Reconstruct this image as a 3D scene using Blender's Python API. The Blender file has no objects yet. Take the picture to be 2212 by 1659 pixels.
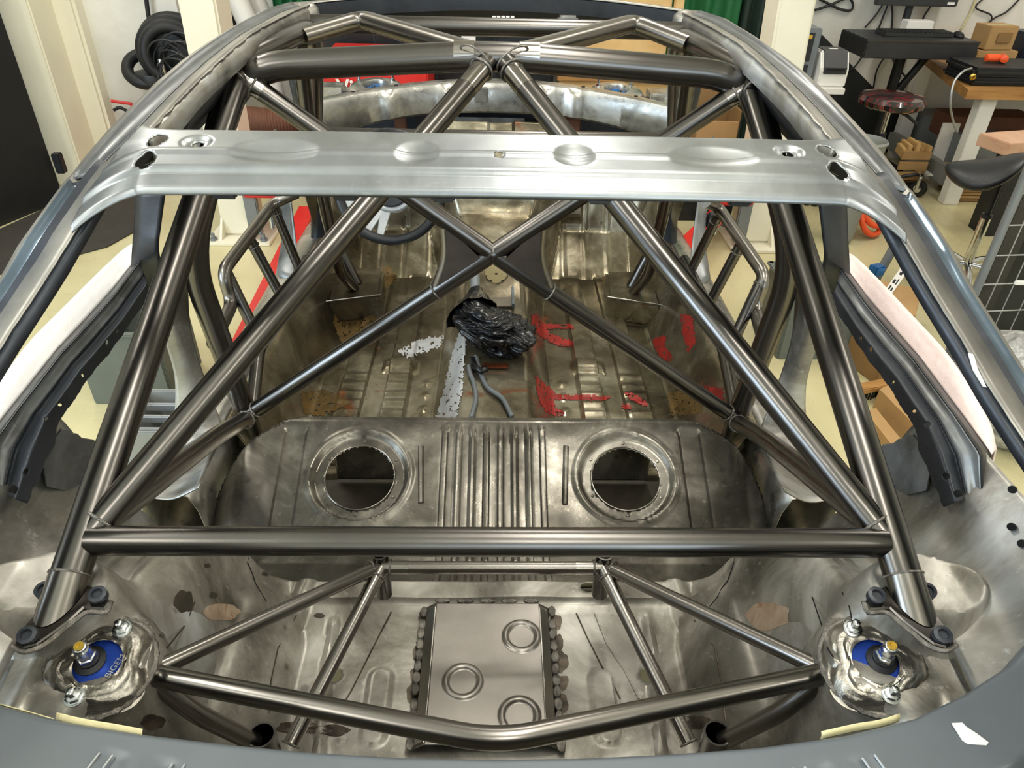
import bpy, bmesh, math, random
import numpy as np
from mathutils import Vector, Matrix, noise as mnoise

S = bpy.context.scene
COL = S.collection
random.seed(7)
PI = math.pi

# ------------------------------------------------------------------ camera
W, H, FPX = 2212.0, 1659.0, 1560.0
PITCH, YAW, ROLL = math.radians(34.7), math.radians(1.7313), math.radians(-1.4533)
EYE = Vector((0.0, 0.0, 1.70))
_F = Vector((math.sin(YAW) * math.cos(PITCH), math.cos(YAW) * math.cos(PITCH), -math.sin(PITCH)))
_R0 = Vector((math.cos(YAW), -math.sin(YAW), 0))
_D0 = -_R0.cross(_F)
_R = _R0 * math.cos(ROLL) + _D0 * math.sin(ROLL)
_D = _D0 * math.cos(ROLL) - _R0 * math.sin(ROLL)
cam = bpy.data.cameras.new('camera')
cam.sensor_fit = 'HORIZONTAL'
cam.sensor_width = 36.0
cam.lens = FPX / W * 36.0
cam.clip_start = 0.02
camo = bpy.data.objects.new('camera', cam)
COL.objects.link(camo)
_m = Matrix((( _R.x, -_D.x, -_F.x, EYE.x), (_R.y, -_D.y, -_F.y, EYE.y), (_R.z, -_D.z, -_F.z, EYE.z), (0, 0, 0, 1)))
camo.matrix_world = _m
S.camera = camo


def P(px, py, X=None, Y=None, Z=None):
    """the point of the place seen at a pixel of the photograph, given one real coordinate"""
    r = _F + _R * ((px - W / 2) / FPX) + _D * ((py - H / 2) / FPX)
    if Z is not None:
        t = (Z - EYE.z) / r.z
    elif Y is not None:
        t = (Y - EYE.y) / r.y
    else:
        t = (X - EYE.x) / r.x
    return EYE + r * t


# ------------------------------------------------------------------ world, exposure, lights
S.view_settings.view_transform = 'Standard'
S.view_settings.look = 'None'
S.view_settings.exposure = -0.08
S.view_settings.gamma = 1.0
S.view_settings.use_curve_mapping = False
wd = bpy.data.worlds.new('world')
S.world = wd
wd.use_nodes = True
wd.node_tree.nodes['Background'].inputs[0].default_value = (0.75, 0.85, 1.0, 1)
wd.node_tree.nodes['Background'].inputs[1].default_value = 0.3


def area(name, loc, rot, sx, sy, power, col):
    l = bpy.data.lights.new(name, 'AREA')
    l.shape = 'RECTANGLE'
    l.size, l.size_y = sx, sy
    l.energy = power
    l.color = col
    o = bpy.data.objects.new(name, l)
    COL.objects.link(o)
    o.location = loc
    o.rotation_euler = rot
    return o


WARM = (1.0, 0.955, 0.875)
COOL = (0.62, 0.80, 1.0)
LAMPS = [(x, y) for y in (-1.6, 0.9, 3.6) for x in (-2.3, 0.35, 3.0)]
for (x, y) in LAMPS:
    area('fluorescent_light', (x, y, 3.70), (0, 0, 0), 0.22, 1.5, 42, WARM)
# daylight through the big windows of the left wall and the rear wall
area('daylight_left', (-4.42, -0.9, 2.1), (0, -PI / 2, 0), 2.0, 3.2, 230, COOL)
area('daylight_rear', (1.4, -3.92, 2.2), (PI / 2, 0, 0), 3.4, 1.8, 80, COOL)

# ------------------------------------------------------------------ materials


def srgb(h):
    c = [int(h[i:i + 2], 16) / 255 for i in (0, 2, 4)]
    return tuple((v / 12.92 if v <= 0.04045 else ((v + 0.055) / 1.055) ** 2.4) for v in c) + (1,)


class NT:
    def __init__(s, name):
        s.m = bpy.data.materials.new(name)
        s.m.use_nodes = True
        s.t = s.m.node_tree
        s.b = s.t.nodes['Principled BSDF']
        s.co = s.n('ShaderNodeTexCoord').outputs['Object']

    def n(s, ty, **k):
        nd = s.t.nodes.new(ty)
        for a, v in k.items():
            setattr(nd, a, v)
        return nd

    def l(s, a, b):
        s.t.links.new(a, b)

    def noise(s, scale, detail=5, rough=0.6, stretch=None, off=0, dist=0):
        mp = s.n('ShaderNodeMapping')
        mp.inputs['Location'].default_value = (off, off * 1.7, off * 0.6)
        if stretch:
            mp.inputs['Scale'].default_value = stretch
        s.l(s.co, mp.inputs[0])
        nd = s.n('ShaderNodeTexNoise')
        nd.inputs['Scale'].default_value = scale
        nd.inputs['Detail'].default_value = detail
        nd.inputs['Roughness'].default_value = rough
        nd.inputs['Distortion'].default_value = dist
        s.l(mp.outputs[0], nd.inputs['Vector'])
        return nd.outputs['Fac']

    def ramp(s, fac, stops):
        r = s.n('ShaderNodeValToRGB')
        e = r.color_ramp.elements
        while len(e) < len(stops):
            e.new(0.5)
        for i, (p, c) in enumerate(stops):
            e[i].position = p
            e[i].color = c if len(c) == 4 else tuple(c) + (1,)
        s.l(fac, r.inputs[0])
        return r.outputs[0]

    def g(s, fac, a, b, lo, hi):
        m = s.n('ShaderNodeMapRange')
        m.inputs[1].default_value, m.inputs[2].default_value = a, b
        m.inputs[3].default_value, m.inputs[4].default_value = lo, hi
        s.l(fac, m.inputs[0])
        return m.outputs[0]

    def mix(s, fac, a, b):
        m = s.n('ShaderNodeMix', data_type='RGBA')
        s.l(fac, m.inputs[0])
        for v, i in ((a, 6), (b, 7)):
            if isinstance(v, tuple):
                m.inputs[i].default_value = v
            else:
                s.l(v, m.inputs[i])
        return m.outputs[2]

    def set(s, **k):
        for a, v in k.items():
            i = s.b.inputs[a.replace('_', ' ')]
            if hasattr(v, 'is_output'):
                s.l(v, i)
            else:
                i.default_value = v

    def bump(s, fac, st, d=0.01):
        b = s.n('ShaderNodeBump')
        b.inputs['Strength'].default_value = st
        b.inputs['Distance'].default_value = d
        s.l(fac, b.inputs['Height'])
        s.l(b.outputs[0], s.b.inputs['Normal'])


def plain(name, col, rough=0.5, metal=0.0, var=0.12, scale=8, bump=0.0, spec=None, coat=0.0):
    k = NT(name)
    c = srgb(col)
    f = k.noise(scale)
    d = tuple(v * (1 - var) for v in c[:3]) + (1,)
    u = tuple(min(1, v * (1 + var)) for v in c[:3]) + (1,)
    k.set(Base_Color=k.ramp(f, [(0.3, d), (0.7, u)]), Metallic=metal,
          Roughness=k.g(k.noise(scale * 2.3, off=3), 0.3, 0.7, max(0.02, rough - 0.07), min(1, rough + 0.07)))
    if bump:
        k.bump(k.noise(scale * 6, 6, off=5), bump)
    if coat:
        k.set(Coat_Weight=coat)
    return k.m


def sheet(name, lo, hi, rust=None, rust_at=0.66, rl=0.22, rh=0.5, scale=5, bump=0.06, metal=0.9, spots=True, mid=None):
    """bare sheet metal: ground, stained, patchy, lightly rusted"""
    k = NT(name)
    a = k.noise(scale, 8, 0.65, dist=0.6)
    fine = k.noise(scale * 9, 6, 0.7, off=2)
    big = k.noise(scale * 0.45, 3, 0.5, off=9, dist=0.4)
    st = [(0.34, srgb(lo)), (0.66, srgb(hi))]
    if mid:
        st.insert(1, (0.5, srgb(mid)))
    c = k.ramp(a, st)
    dark = tuple(v * 0.45 for v in srgb(lo)[:3]) + (1,)
    c = k.mix(k.g(big, 0.50, 0.70, 0, 0.68), c, dark)
    c = k.mix(k.g(fine, 0.60, 0.72, 0, 0.5), c, srgb(hi))
    if spots:
        v = k.n('ShaderNodeTexVoronoi')
        v.inputs['Scale'].default_value = 17
        k.l(k.co, v.inputs['Vector'])
        sp = k.n('ShaderNodeMath', operation='MULTIPLY')
        k.l(k.g(v.outputs['Distance'], 0.10, 0.17, 1, 0), sp.inputs[0])
        k.l(k.g(k.noise(3.1, 3, off=14), 0.52, 0.60, 0, 0.55), sp.inputs[1])
        c = k.mix(sp.outputs[0], c, dark)
    met = metal
    if rust:
        rf = k.g(k.noise(scale * 0.8, 7, 0.7, off=21, dist=0.8), rust_at, rust_at + 0.07, 0, 0.85)
        rc = k.ramp(fine, [(0.3, tuple(v * 0.4 for v in srgb(rust)[:3]) + (1,)), (0.7, srgb(rust))])
        c = k.mix(rf, c, rc)
        met = k.g(rf, 0, 1, metal, 0.2)
    k.set(Base_Color=c, Metallic=met, Roughness=k.g(k.noise(scale * 3, 6, off=4), 0.3, 0.7, rl, rh))
    if bump:
        k.bump(fine, bump, 0.006)
    return k.m


def tube_mat(name, lo, hi, rl=0.24, rh=0.38):
    k = NT(name)
    a = k.noise(5, 3, 0.5, dist=0.3)
    c = k.ramp(a, [(0.3, srgb(lo)), (0.7, srgb(hi))])
    sc = k.noise(160, 3, 0.7, stretch=(0.15, 1, 1), off=2)
    c = k.mix(k.g(sc, 0.68, 0.76, 0, 0.10), c, srgb('b5b0a8'))
    k.set(Base_Color=c, Metallic=1.0, Roughness=k.g(k.noise(4, 2, off=7), 0.3, 0.7, rl, rh))
    
    return k.m


M = dict(
    tube=tube_mat('dark_steel_tube', '5f5c59', '6c6965', 0.24, 0.30),
    tube2=tube_mat('grey_steel_tube', '7d7974', '8b8781', 0.24, 0.32),
    band=tube_mat('ground_steel', '8d8983', 'a5a099', 0.16, 0.24),
    weld=sheet('weld_metal', '6b6762', 'a9a59d', None, rl=0.12, rh=0.3, scale=60, bump=0.5, spots=False),
    tubw=None, floor_pan=sheet('stained_floor_steel', '5a5140', 'b0a995', '8a4a1c', 0.60, 0.12, 0.34, 4.2, mid='837a64', metal=0.75),
    seat_pan=sheet('ground_floor_steel', '56524a', 'aeaa9e', '7d5534', 0.74, 0.2, 0.42, 4.4, mid='77736a', metal=0.8),
    trunk=sheet('trunk_floor_steel', '645f55', 'd2cfc6', '8b5a32', 0.68, 0.26, 0.5, 5.0, mid='a09c92', metal=0.6),
    arch=sheet('arch_steel', '696660', 'cccfcf', '7a4f30', 0.72, 0.28, 0.5, 3.6, mid='9b9890', metal=0.6),
    tower=sheet('polished_tower_steel', '6d675c', 'd0ccc2', None, rl=0.08, rh=0.26, scale=9, bump=0.25, spots=False),
    quarter=sheet('quarter_steel', '5c5c5a', 'a4a8aa', '6d4a30', 0.70, 0.26, 0.5, 3.2, metal=0.5),
    dark=sheet('dark_primer_steel', '23272d', '3c4047', '6b5138', 0.74, 0.3, 0.55, 6, metal=0.25, spots=False),
    black=sheet('black_primer', '131518', '2a2d31', None, rl=0.3, rh=0.5, scale=7, metal=0.2, spots=False),
    header=sheet('galvanised_header', '868a8d', 'a6a9a9', '9a7458', 0.68, 0.27, 0.42, 3.4, bump=0.02, metal=0.85, spots=False),
    rail=sheet('grey_rail_steel', '85837d', 'a5a198', 'a08a70', 0.70, 0.34, 0.48, 5.5, bump=0.02, metal=0.65, spots=False),
    rail_dark=sheet('grey_drip_channel', '56626e', '748391', None, rl=0.14, rh=0.26, scale=6, bump=0.02, metal=0.7, spots=False),
    cowl=sheet('cowl_steel', '8f8d88', 'cfcdc6', '6e6048', 0.7, 0.2, 0.45, 7, metal=0.9),
    plate=sheet('fresh_plate_steel', '928d87', 'a39d97', None, rl=0.3, rh=0.4, scale=5, bump=0.015, metal=0.95, spots=False),
    tail=plain('grey_primer', '5f666b', 0.38, 0.1, 0.05, 5),
    tape=plain('masking_tape', 'd9d0a2', 0.6, 0, 0.15, 30),
    foam=plain('white_belt_paint', 'e6e4e2', 0.45, 0, 0.06, 9, 0.1),
    pink=plain('pale_pink_paint', 'e3cfca', 0.5, 0, 0.07, 8, 0.25),
    bag=plain('black_bin_bag', '111214', 0.24, 0, 0.3, 20),
    rubber=plain('black_rubber', '17181a', 0.55, 0, 0.2, 20),
    leather=plain('black_leather', '1b1d20', 0.38, 0, 0.15, 30, 0.1),
    chrome=plain('chrome', 'd6d8da', 0.1, 1.0, 0.04, 10),
    zinc=plain('zinc_plated', 'b9bcbd', 0.22, 1.0, 0.1, 40),
    brass=plain('brass', 'c7a64e', 0.25, 1.0, 0.1, 40),
    blue=plain('blue_anodised', '1d3f9a', 0.3, 0.6, 0.1, 20),
    cyan=plain('bright_blue_anodised', '2a6fb4', 0.25, 0.7, 0.1, 20),
    redpaint=sheet('red_marker_paint', '84231d', 'ad2a26', None, rl=0.35, rh=0.5, scale=24, metal=0.0, spots=False),
    red=plain('red_enamel', 'cf2a24', 0.42, 0, 0.08, 6),
    cream=plain('cream_paint', 'e9e3cd', 0.5, 0, 0.05, 3),
    white=plain('white_paint', 'e8e6df', 0.5, 0, 0.05, 4),
    wall=sheet('white_wall_plaster', 'd8d4c9', 'eae7de', None, rl=0.75, rh=0.9, scale=1.4, bump=0.03, metal=0.0, spots=False),
    blackwall=plain('black_wall_paint', '17191a', 0.6, 0, 0.15, 3),
    ceil=plain('ceiling_white', 'd9d8d2', 0.8, 0, 0.05, 2),
    mat=plain('dark_floor_mat', '37332d', 0.75, 0, 0.15, 9, 0.05),
    wood=None, ply=None,
    card=plain('cardboard', 'b08c5c', 0.75, 0, 0.10, 7),
    card2=plain('dark_cardboard', '8d6c42', 0.78, 0, 0.10, 7),
    gusset=plain('dull_gusset_steel', '514942', 0.42, 0.5, 0.15, 12),
    ochre=sheet('ochre_rust_stain', '5a4a2e', '83683a', None, rl=0.25, rh=0.45, scale=18, metal=0.3, spots=False),
    rail_mid=sheet('grey_roof_channel', '686b6c', '85878a', None, rl=0.28, rh=0.4, scale=6, bump=0.02, metal=0.65, spots=False),
    heat=sheet('heat_tinted_steel', '3b352e', '6b6155', None, rl=0.25, rh=0.4, scale=30, metal=0.7, spots=False),
    window_sheen=sheet('painted_window_sheen', 'b9bdc1', 'dfe1e2', '9a8470', 0.66, 0.3, 0.5, 9, metal=0.35, spots=True),  # pale colour imitating the window's reflection on the tunnel, with rusty specks
    oil_and_cavity=plain('oil_and_cavity_dark', '3f3a31', 0.35, 0.3, 0.2, 30),  # real oil spots; also paints the dark of the tank cavity
    rustwash=sheet('rust_wash', '9a7f68', 'b9a893', 'a5602e', 0.6, 0.3, 0.5, 22, metal=0.3, spots=False),
    tubgreen=plain('grey_green_plastic', '5d635c', 0.45, 0, 0.08, 9),
    darkgreen=plain('dark_green_tarp', '16291f', 0.6, 0, 0.2, 3),
    navy=plain('navy_plastic', '1b2236', 0.4, 0, 0.1, 9),
    speckle=sheet('speckled_cloth', '7d7d7a', 'c9c9c5', None, rl=0.8, rh=0.9, scale=40, metal=0.0, spots=False),
    green=plain('green_tarp', '1f6b3c', 0.55, 0, 0.2, 2.2),
    orange=plain('orange_rubber', 'ef5a28', 0.4, 0, 0.08, 12),
    steelgrey=plain('grey_powder_coat', '7c8184', 0.4, 0.3, 0.06, 9),
    greyplastic=plain('grey_plastic', '8b8d88', 0.5, 0, 0.08, 9),
    darkplastic=plain('dark_plastic', '2a2b2d', 0.42, 0, 0.12, 14),
    silver=plain('silver_plastic', 'b4b7b9', 0.3, 0.6, 0.05, 12),
    paper=plain('white_paper', 'eceae4', 0.7, 0, 0.04, 10),
    brown=plain('rusty_brown', '6e4632', 0.7, 0, 0.2, 9),
    copper=plain('copper_strip', '77452e', 0.35, 0.8, 0.2, 20),
    pinkwood=None,
    yellow=plain('yellow_board', 'c39a35', 0.5, 0, 0.08, 9),
    void=plain('soot_black', '050505', 0.9, 0, 0.1, 9),
)


def wood(name, lo, hi, st=(1, 8, 8)):
    k = NT(name)
    f = k.noise(3, 8, 0.65, stretch=st, dist=0.8)
    k.set(Base_Color=k.ramp(f, [(0.3, srgb(lo)), (0.7, srgb(hi))]), Roughness=0.6)
    k.bump(f, 0.05)
    return k.m


M['wood'] = wood('bench_wood', '8a5f31', 'b98a4e')
M['ply'] = wood('pale_plywood', 'c69e62', 'ddbb82', (1, 6, 4))
M['pinkwood'] = wood('pale_plank', 'd0a184', 'e3bd9f', (6, 1, 6))

k = NT('epoxy_floor')
f = k.noise(1.6, 7, 0.6)
c = k.ramp(f, [(0.3, srgb('c3b98c')), (0.7, srgb('d3cba2'))])
c = k.mix(k.g(k.noise(9, 8, 0.75, off=4), 0.62, 0.72, 0, 0.35), c, srgb('8d8465'))
k.set(Base_Color=c, Roughness=k.g(k.noise(7, 4, off=2), 0.3, 0.7, 0.22, 0.42))
M['floor'] = k.m

k = NT('wrapped_seat')
f = k.noise(14, 4, 0.6, stretch=(1, 5, 1), dist=1.2)
k.set(Base_Color=k.ramp(f, [(0.54, srgb('191617')), (0.6, srgb('a51f26')), (0.66, srgb('191617'))]), Roughness=0.2, Coat_Weight=0.8)
M['wrap'] = k.m

# ------------------------------------------------------------------ mesh helpers


def obj(name, bm, mat, parent=None, smooth=True, label=None, kind=None):
    me = bpy.data.meshes.new(name)
    if isinstance(bm, tuple):
        me.from_pydata([tuple(v) for v in bm[0]], [], bm[1])
        me.update()
    else:
        bm.to_mesh(me)
        bm.free()
    o = bpy.data.objects.new(name, me)
    COL.objects.link(o)
    if mat is not None:
        me.materials.append(M[mat] if isinstance(mat, str) else mat)
    if smooth:
        me.polygons.foreach_set('use_smooth', [True] * len(me.polygons))
    if parent is not None:
        o.parent = parent
        pl = parent
        inv = Matrix.Identity(4)
        chain = []
        while pl is not None:
            chain.append(pl)
            pl = pl.parent
        mw = Matrix.Identity(4)
        for q in reversed(chain):
            mw = mw @ q.matrix_parent_inverse @ q.matrix_basis
        o.matrix_parent_inverse = mw.inverted()
    if label:
        o['label'] = label
    if kind:
        o['kind'] = kind
    return o


def sharp(o, ang=35):
    me = o.data
    bm = bmesh.new()
    bm.from_mesh(me)
    for e in bm.edges:
        if len(e.link_faces) == 2 and e.calc_face_angle(0) > math.radians(ang):
            e.smooth = False
    bm.to_mesh(me)
    bm.free()
    return o


def thing(name, loc, label, cat, group=None):
    o = bpy.data.objects.new(name, None)
    o.empty_display_size = 0.1
    COL.objects.link(o)
    o.location = loc
    o['label'] = label
    o['category'] = cat
    if group:
        o['group'] = group
    return o


def tag(o, label, cat, group=None):
    o['label'] = label
    o['category'] = cat
    if group:
        o['group'] = group
    return o


def mir(p):
    return Vector((-p[0], p[1], p[2]))


def V(*a):
    return Vector(a)


def fillet(pts, rad, n=7):
    pts = [Vector(p) for p in pts]
    if rad <= 0 or len(pts) < 3:
        return pts
    out = [pts[0]]
    for i in range(1, len(pts) - 1):
        a, b, c = pts[i - 1], pts[i], pts[i + 1]
        u, v = (a - b), (c - b)
        d = min(rad, u.length * 0.45, v.length * 0.45)
        p0, p1 = b + u.normalized() * d, b + v.normalized() * d
        for j in range(n + 1):
            t = j / n
            out.append(p0 * (1 - t) ** 2 + b * 2 * t * (1 - t) + p1 * t * t)
    out.append(pts[-1])
    return out


def tube_bm(pts, r, n=20, bm=None, caps=True, hollow=0.0, rf=None):
    bm = bm or bmesh.new()
    pts = [Vector(p) for p in pts]
    rings = []
    up = None
    for i, p in enumerate(pts):
        if i == 0:
            t = pts[1] - pts[0]
        elif i == len(pts) - 1:
            t = pts[-1] - pts[-2]
        else:
            t = (pts[i + 1] - p).normalized() + (p - pts[i - 1]).normalized()
        t = t.normalized()
        if up is None:
            up = Vector((0, 0, 1)) if abs(t.z) < 0.9 else Vector((1, 0, 0))
        x = t.cross(up).normalized()
        up = x.cross(t).normalized()
        rr = rf(i / (len(pts) - 1)) if rf else r
        rings.append([bm.verts.new(p + (x * math.cos(a) + up * math.sin(a)) * rr) for a in [2 * PI * q / n for q in range(n)]])
    for a, b in zip(rings, rings[1:]):
        for q in range(n):
            bm.faces.new((a[q], a[(q + 1) % n], b[(q + 1) % n], b[q]))
    if caps:
        bm.faces.new(rings[0][::-1])
        bm.faces.new(rings[-1])
    bmesh.ops.recalc_face_normals(bm, faces=bm.faces)
    return bm


def tube(name, pts, r, mat, parent=None, bend=0.0, n=20, label=None, caps=True, rf=None):
    return sharp(obj(name, tube_bm(fillet(pts, bend), r, n, caps=caps, rf=rf), mat, parent, label=label), 50)


def spline(pts, n=8):
    pts = [Vector(p) for p in pts]
    q = [pts[0] * 2 - pts[1]] + pts + [pts[-1] * 2 - pts[-2]]
    out = []
    for i in range(1, len(q) - 2):
        a, b, c, d = q[i - 1:i + 3]
        for j in range(n):
            t = j / n
            out.append(0.5 * ((2 * b) + (c - a) * t + (2 * a - 5 * b + 4 * c - d) * t * t + (3 * b - a - 3 * c + d) * t ** 3))
    out.append(pts[-1])
    return out


def cable(name, pts, r, mat, parent=None, n=8, label=None):
    return obj(name, tube_bm(spline(pts), r, n), mat, parent, label=label)


def box_bm(c, s, rz=0.0, bev=0.0, bm=None, mtx=None, seg=2):
    b = bmesh.new()
    bmesh.ops.create_cube(b, size=1)
    for v in b.verts:
        v.co = Vector((v.co.x * s[0], v.co.y * s[1], v.co.z * s[2]))
    if bev:
        bmesh.ops.bevel(b, geom=b.edges[:], offset=bev, segments=seg, affect='EDGES')
    mx = Matrix.Translation(Vector(c)) @ (mtx if mtx is not None else Matrix.Rotation(rz, 4, 'Z'))
    bmesh.ops.transform(b, matrix=mx, verts=b.verts)
    if bm is None:
        return b
    me = bpy.data.meshes.new('t')
    b.to_mesh(me)
    b.free()
    bm.from_mesh(me)
    bpy.data.meshes.remove(me)
    return bm


def box(name, c, s, mat, parent=None, rz=0.0, bev=0.004, label=None, mtx=None, kind=None):
    return obj(name, box_bm(c, s, rz, bev, mtx=mtx), mat, parent, smooth=False, label=label, kind=kind)


def prism_bm(poly, dz, bm=None):
    """polygon of 3-D points extruded along dz"""
    bm = bm or bmesh.new()
    poly = [Vector(p) for p in poly]
    a = [bm.verts.new(p) for p in poly]
    b = [bm.verts.new(p + Vector(dz)) for p in poly]
    n = len(poly)
    bm.faces.new(a)
    bm.faces.new(b[::-1])
    for i in range(n):
        bm.faces.new((a[i], b[i], b[(i + 1) % n], a[(i + 1) % n]))
    bmesh.ops.recalc_face_normals(bm, faces=bm.faces)
    return bm


def axis_mtx(loc, ax):
    ax = Vector(ax).normalized()
    return Matrix.Translation(Vector(loc)) @ ax.to_track_quat('Z', 'Y').to_matrix().to_4x4()


def lathe_bm(prof, n=32, mtx=None, bm=None, cap=True):
    bm = bm or bmesh.new()
    rings = []
    for (r, z) in prof:
        rings.append([bm.verts.new((max(r, 1e-5) * math.cos(2 * PI * i / n), max(r, 1e-5) * math.sin(2 * PI * i / n), z)) for i in range(n)])
    for a, b in zip(rings, rings[1:]):
        for i in range(n):
            bm.faces.new((a[i], a[(i + 1) % n], b[(i + 1) % n], b[i]))
    if cap:
        bm.faces.new(rings[0][::-1])
        bm.faces.new(rings[-1])
    vs = [v for r in rings for v in r]
    if mtx is not None:
        bmesh.ops.transform(bm, matrix=mtx, verts=vs)
    bmesh.ops.recalc_face_normals(bm, faces=bm.faces)
    return bm


def lathe(name, prof, mat, parent=None, loc=(0, 0, 0), ax=(0, 0, 1), n=32, label=None, cap=True):
    return sharp(obj(name, lathe_bm(prof, n, axis_mtx(loc, ax), cap=cap), mat, parent, label=label), 40)


def torus_bm(R, r, mtx, n=28, m=8, wob=0.0, bm=None, seed=0):
    bm = bm or bmesh.new()
    rings = []
    for i in range(n):
        a = 2 * PI * i / n
        k = 1 + wob * math.sin(i * 2.6 + seed) + wob * 0.6 * random.uniform(-1, 1)
        rings.append([bm.verts.new(((R + r * k * math.cos(b)) * math.cos(a), (R + r * k * math.cos(b)) * math.sin(a), r * k * math.sin(b))) for b in [2 * PI * j / m for j in range(m)]])
    for i in range(n):
        a, b = rings[i], rings[(i + 1) % n]
        for j in range(m):
            bm.faces.new((a[j], b[j], b[(j + 1) % m], a[(j + 1) % m]))
    vs = [v for q in rings for v in q]
    bmesh.ops.transform(bm, matrix=mtx, verts=vs)
    bmesh.ops.recalc_face_normals(bm, faces=bm.faces)
    return bm


def ss(a, b, x):
    t = min(1.0, max(0.0, (x - a) / (b - a)))
    return t * t * (3 - 2 * t)


def lerp_tab(tab, x):
    if x <= tab[0][0]:
        return tab[0][1]
    for (a, u), (b, v) in zip(tab, tab[1:]):
        if x <= b:
            return u + (v - u) * (x - a) / (b - a)
    return tab[-1][1]


def grid(name, us, vs, fn, mat, parent=None, keep=None, holes=(), thick=0.0, label=None, sm=True):
    """surface fn(u, v); keep(u, v) drops faces; holes are ellipses (u, v, ru, rv) cut out with clean rims"""
    us, vs = list(us), list(vs)
    pos, idx = [], {}
    du = abs(us[1] - us[0])
    dv = abs(vs[1] - vs[0])
    for j, v in enumerate(vs):
        for i, u in enumerate(us):
            a, b = u, v
            for (hu, hv, ru, rv) in holes:
                x, y = (u - hu) / ru, (v - hv) / rv
                r = math.hypot(x, y)
                if r > 1e-6 and abs(r - 1) < 0.62 * max(du / ru, dv / rv):
                    a, b = hu + x / r * ru, hv + y / r * rv
            idx[i, j] = len(pos)
            pos.append((a, b))
    faces = []
    for j in range(len(vs) - 1):
        for i in range(len(us) - 1):
            q = (idx[i, j], idx[i + 1, j], idx[i + 1, j + 1], idx[i, j + 1])
            cu = sum(pos[t][0] for t in q) / 4
            cv = sum(pos[t][1] for t in q) / 4
            if any(math.hypot((cu - hu) / ru, (cv - hv) / rv) < 0.985 for (hu, hv, ru, rv) in holes):
                continue
            if keep and not keep(cu, cv):
                continue
            faces.append(q)
    used = sorted({t for q in faces for t in q})
    rem = {t: n for n, t in enumerate(used)}
    verts = [fn(*pos[t]) for t in used]
    o = obj(name, (verts, [tuple(rem[t] for t in q) for q in faces]), mat, parent, smooth=sm, label=label)
    if thick:
        md = o.modifiers.new('thickness', 'SOLIDIFY')
        md.thickness = thick
        md.offset = -1 if thick > 0 else 1
    return o


def hitter(o):
    from mathutils.bvhtree import BVHTree
    me = o.data
    bv = BVHTree.FromPolygons([v.co.copy() for v in me.vertices], [tuple(p.vertices) for p in me.polygons])
    def f(px, py, lift=0.001):
        d = (P(px, py, Y=1.0) - EYE).normalized()
        q, n, i, dist = bv.ray_cast(EYE, d)
        if q is None:
            return None
        if n.dot(d) > 0:
            n = -n
        return q + n * lift
    return f


def lin(a, b, n):
    return [a + (b - a) * i / (n - 1) for i in range(n)]


def patch(name, rows, mat, parent=None, n=6, m=6, thick=0.003, label=None, rough=0.0):
    """smooth sheet through rows of points"""
    R = [spline(r, n) for r in rows]
    Cc = [spline([r[i] for r in R], m) for i in range(len(R[0]))]
    nu, nv = len(Cc), len(Cc[0])
    vs = []
    for i in range(nu):
        for j in range(nv):
            p = Cc[i][j].copy()
            if rough:
                p += Vector((0, 0, 1)) * mnoise.noise(p * 9) * rough
            vs.append(p)
    fs = [(i * nv + j, (i + 1) * nv + j, (i + 1) * nv + j + 1, i * nv + j + 1) for i in range(nu - 1) for j in range(nv - 1)]
    o = obj(name, (vs, fs), mat, parent, label=label)
    if thick:
        md = o.modifiers.new('thickness', 'SOLIDIFY')
        md.thickness = thick
        md.offset = 0
    return o


def both(fn):
    """left side as measured, right side mirrored"""
    for s in (1, -1):
        fn(lambda p, s=s: Vector((p[0] * s, p[1], p[2])), s)


def text(name, body, size, mtx, mat, parent=None, ext=0.0006, bold=False):
    cu = bpy.data.curves.new(name, 'FONT')
    cu.body = body
    cu.size = size
    cu.extrude = ext
    cu.align_x = 'CENTER'
    cu.align_y = 'CENTER'
    if bold:
        cu.offset = size * 0.02
    t = bpy.data.objects.new(name, cu)
    COL.objects.link(t)
    dg = bpy.context.evaluated_depsgraph_get()
    me = bpy.data.meshes.new_from_object(t.evaluated_get(dg))
    bpy.data.objects.remove(t)
    bm = bmesh.new()
    bm.from_mesh(me)
    bpy.data.meshes.remove(me)
    bmesh.ops.transform(bm, matrix=mtx, verts=bm.verts)
    return obj(name, bm, mat, parent, smooth=False)


def frame_mtx(o, x, y):
    x = Vector(x).normalized()
    z = x.cross(Vector(y)).normalized()
    y = z.cross(x)
    return Matrix(((x.x, y.x, z.x, o[0]), (x.y, y.y, z.y, o[1]), (x.z, y.z, z.z, o[2]), (0, 0, 0, 1)))


# ================================================================== THE ROOM
WY, WL, WR, WB, CZ = 5.75, -4.5, 5.6, -4.0, 3.9
box('floor', ((WL + WR) / 2, (WY + WB) / 2, -0.05), (WR - WL + 0.4, WY - WB + 0.4, 0.1), 'floor', bev=0, kind='structure')
box('ceiling', ((WL + WR) / 2, (WY + WB) / 2, CZ + 0.05), (WR - WL + 0.4, WY - WB + 0.4, 0.1), 'ceil', bev=0, kind='structure')
box('wall_front', ((WL + WR) / 2, WY + 0.1, CZ / 2), (WR - WL + 0.4, 0.2, CZ), 'wall', bev=0, kind='structure')
box('wall_right', (WR + 0.1, (WY + WB) / 2, CZ / 2), (0.2, WY - WB, CZ), 'wall', bev=0, kind='structure')
box('wall_rear', ((WL + WR) / 2, WB - 0.1, CZ / 2), (WR - WL + 0.4, 0.2, CZ), 'wall', bev=0, kind='structure')
box('wall_left', (WL - 0.1, (WY + WB) / 2, CZ / 2), (0.2, WY - WB, CZ), 'wall', bev=0, kind='structure')
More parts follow.
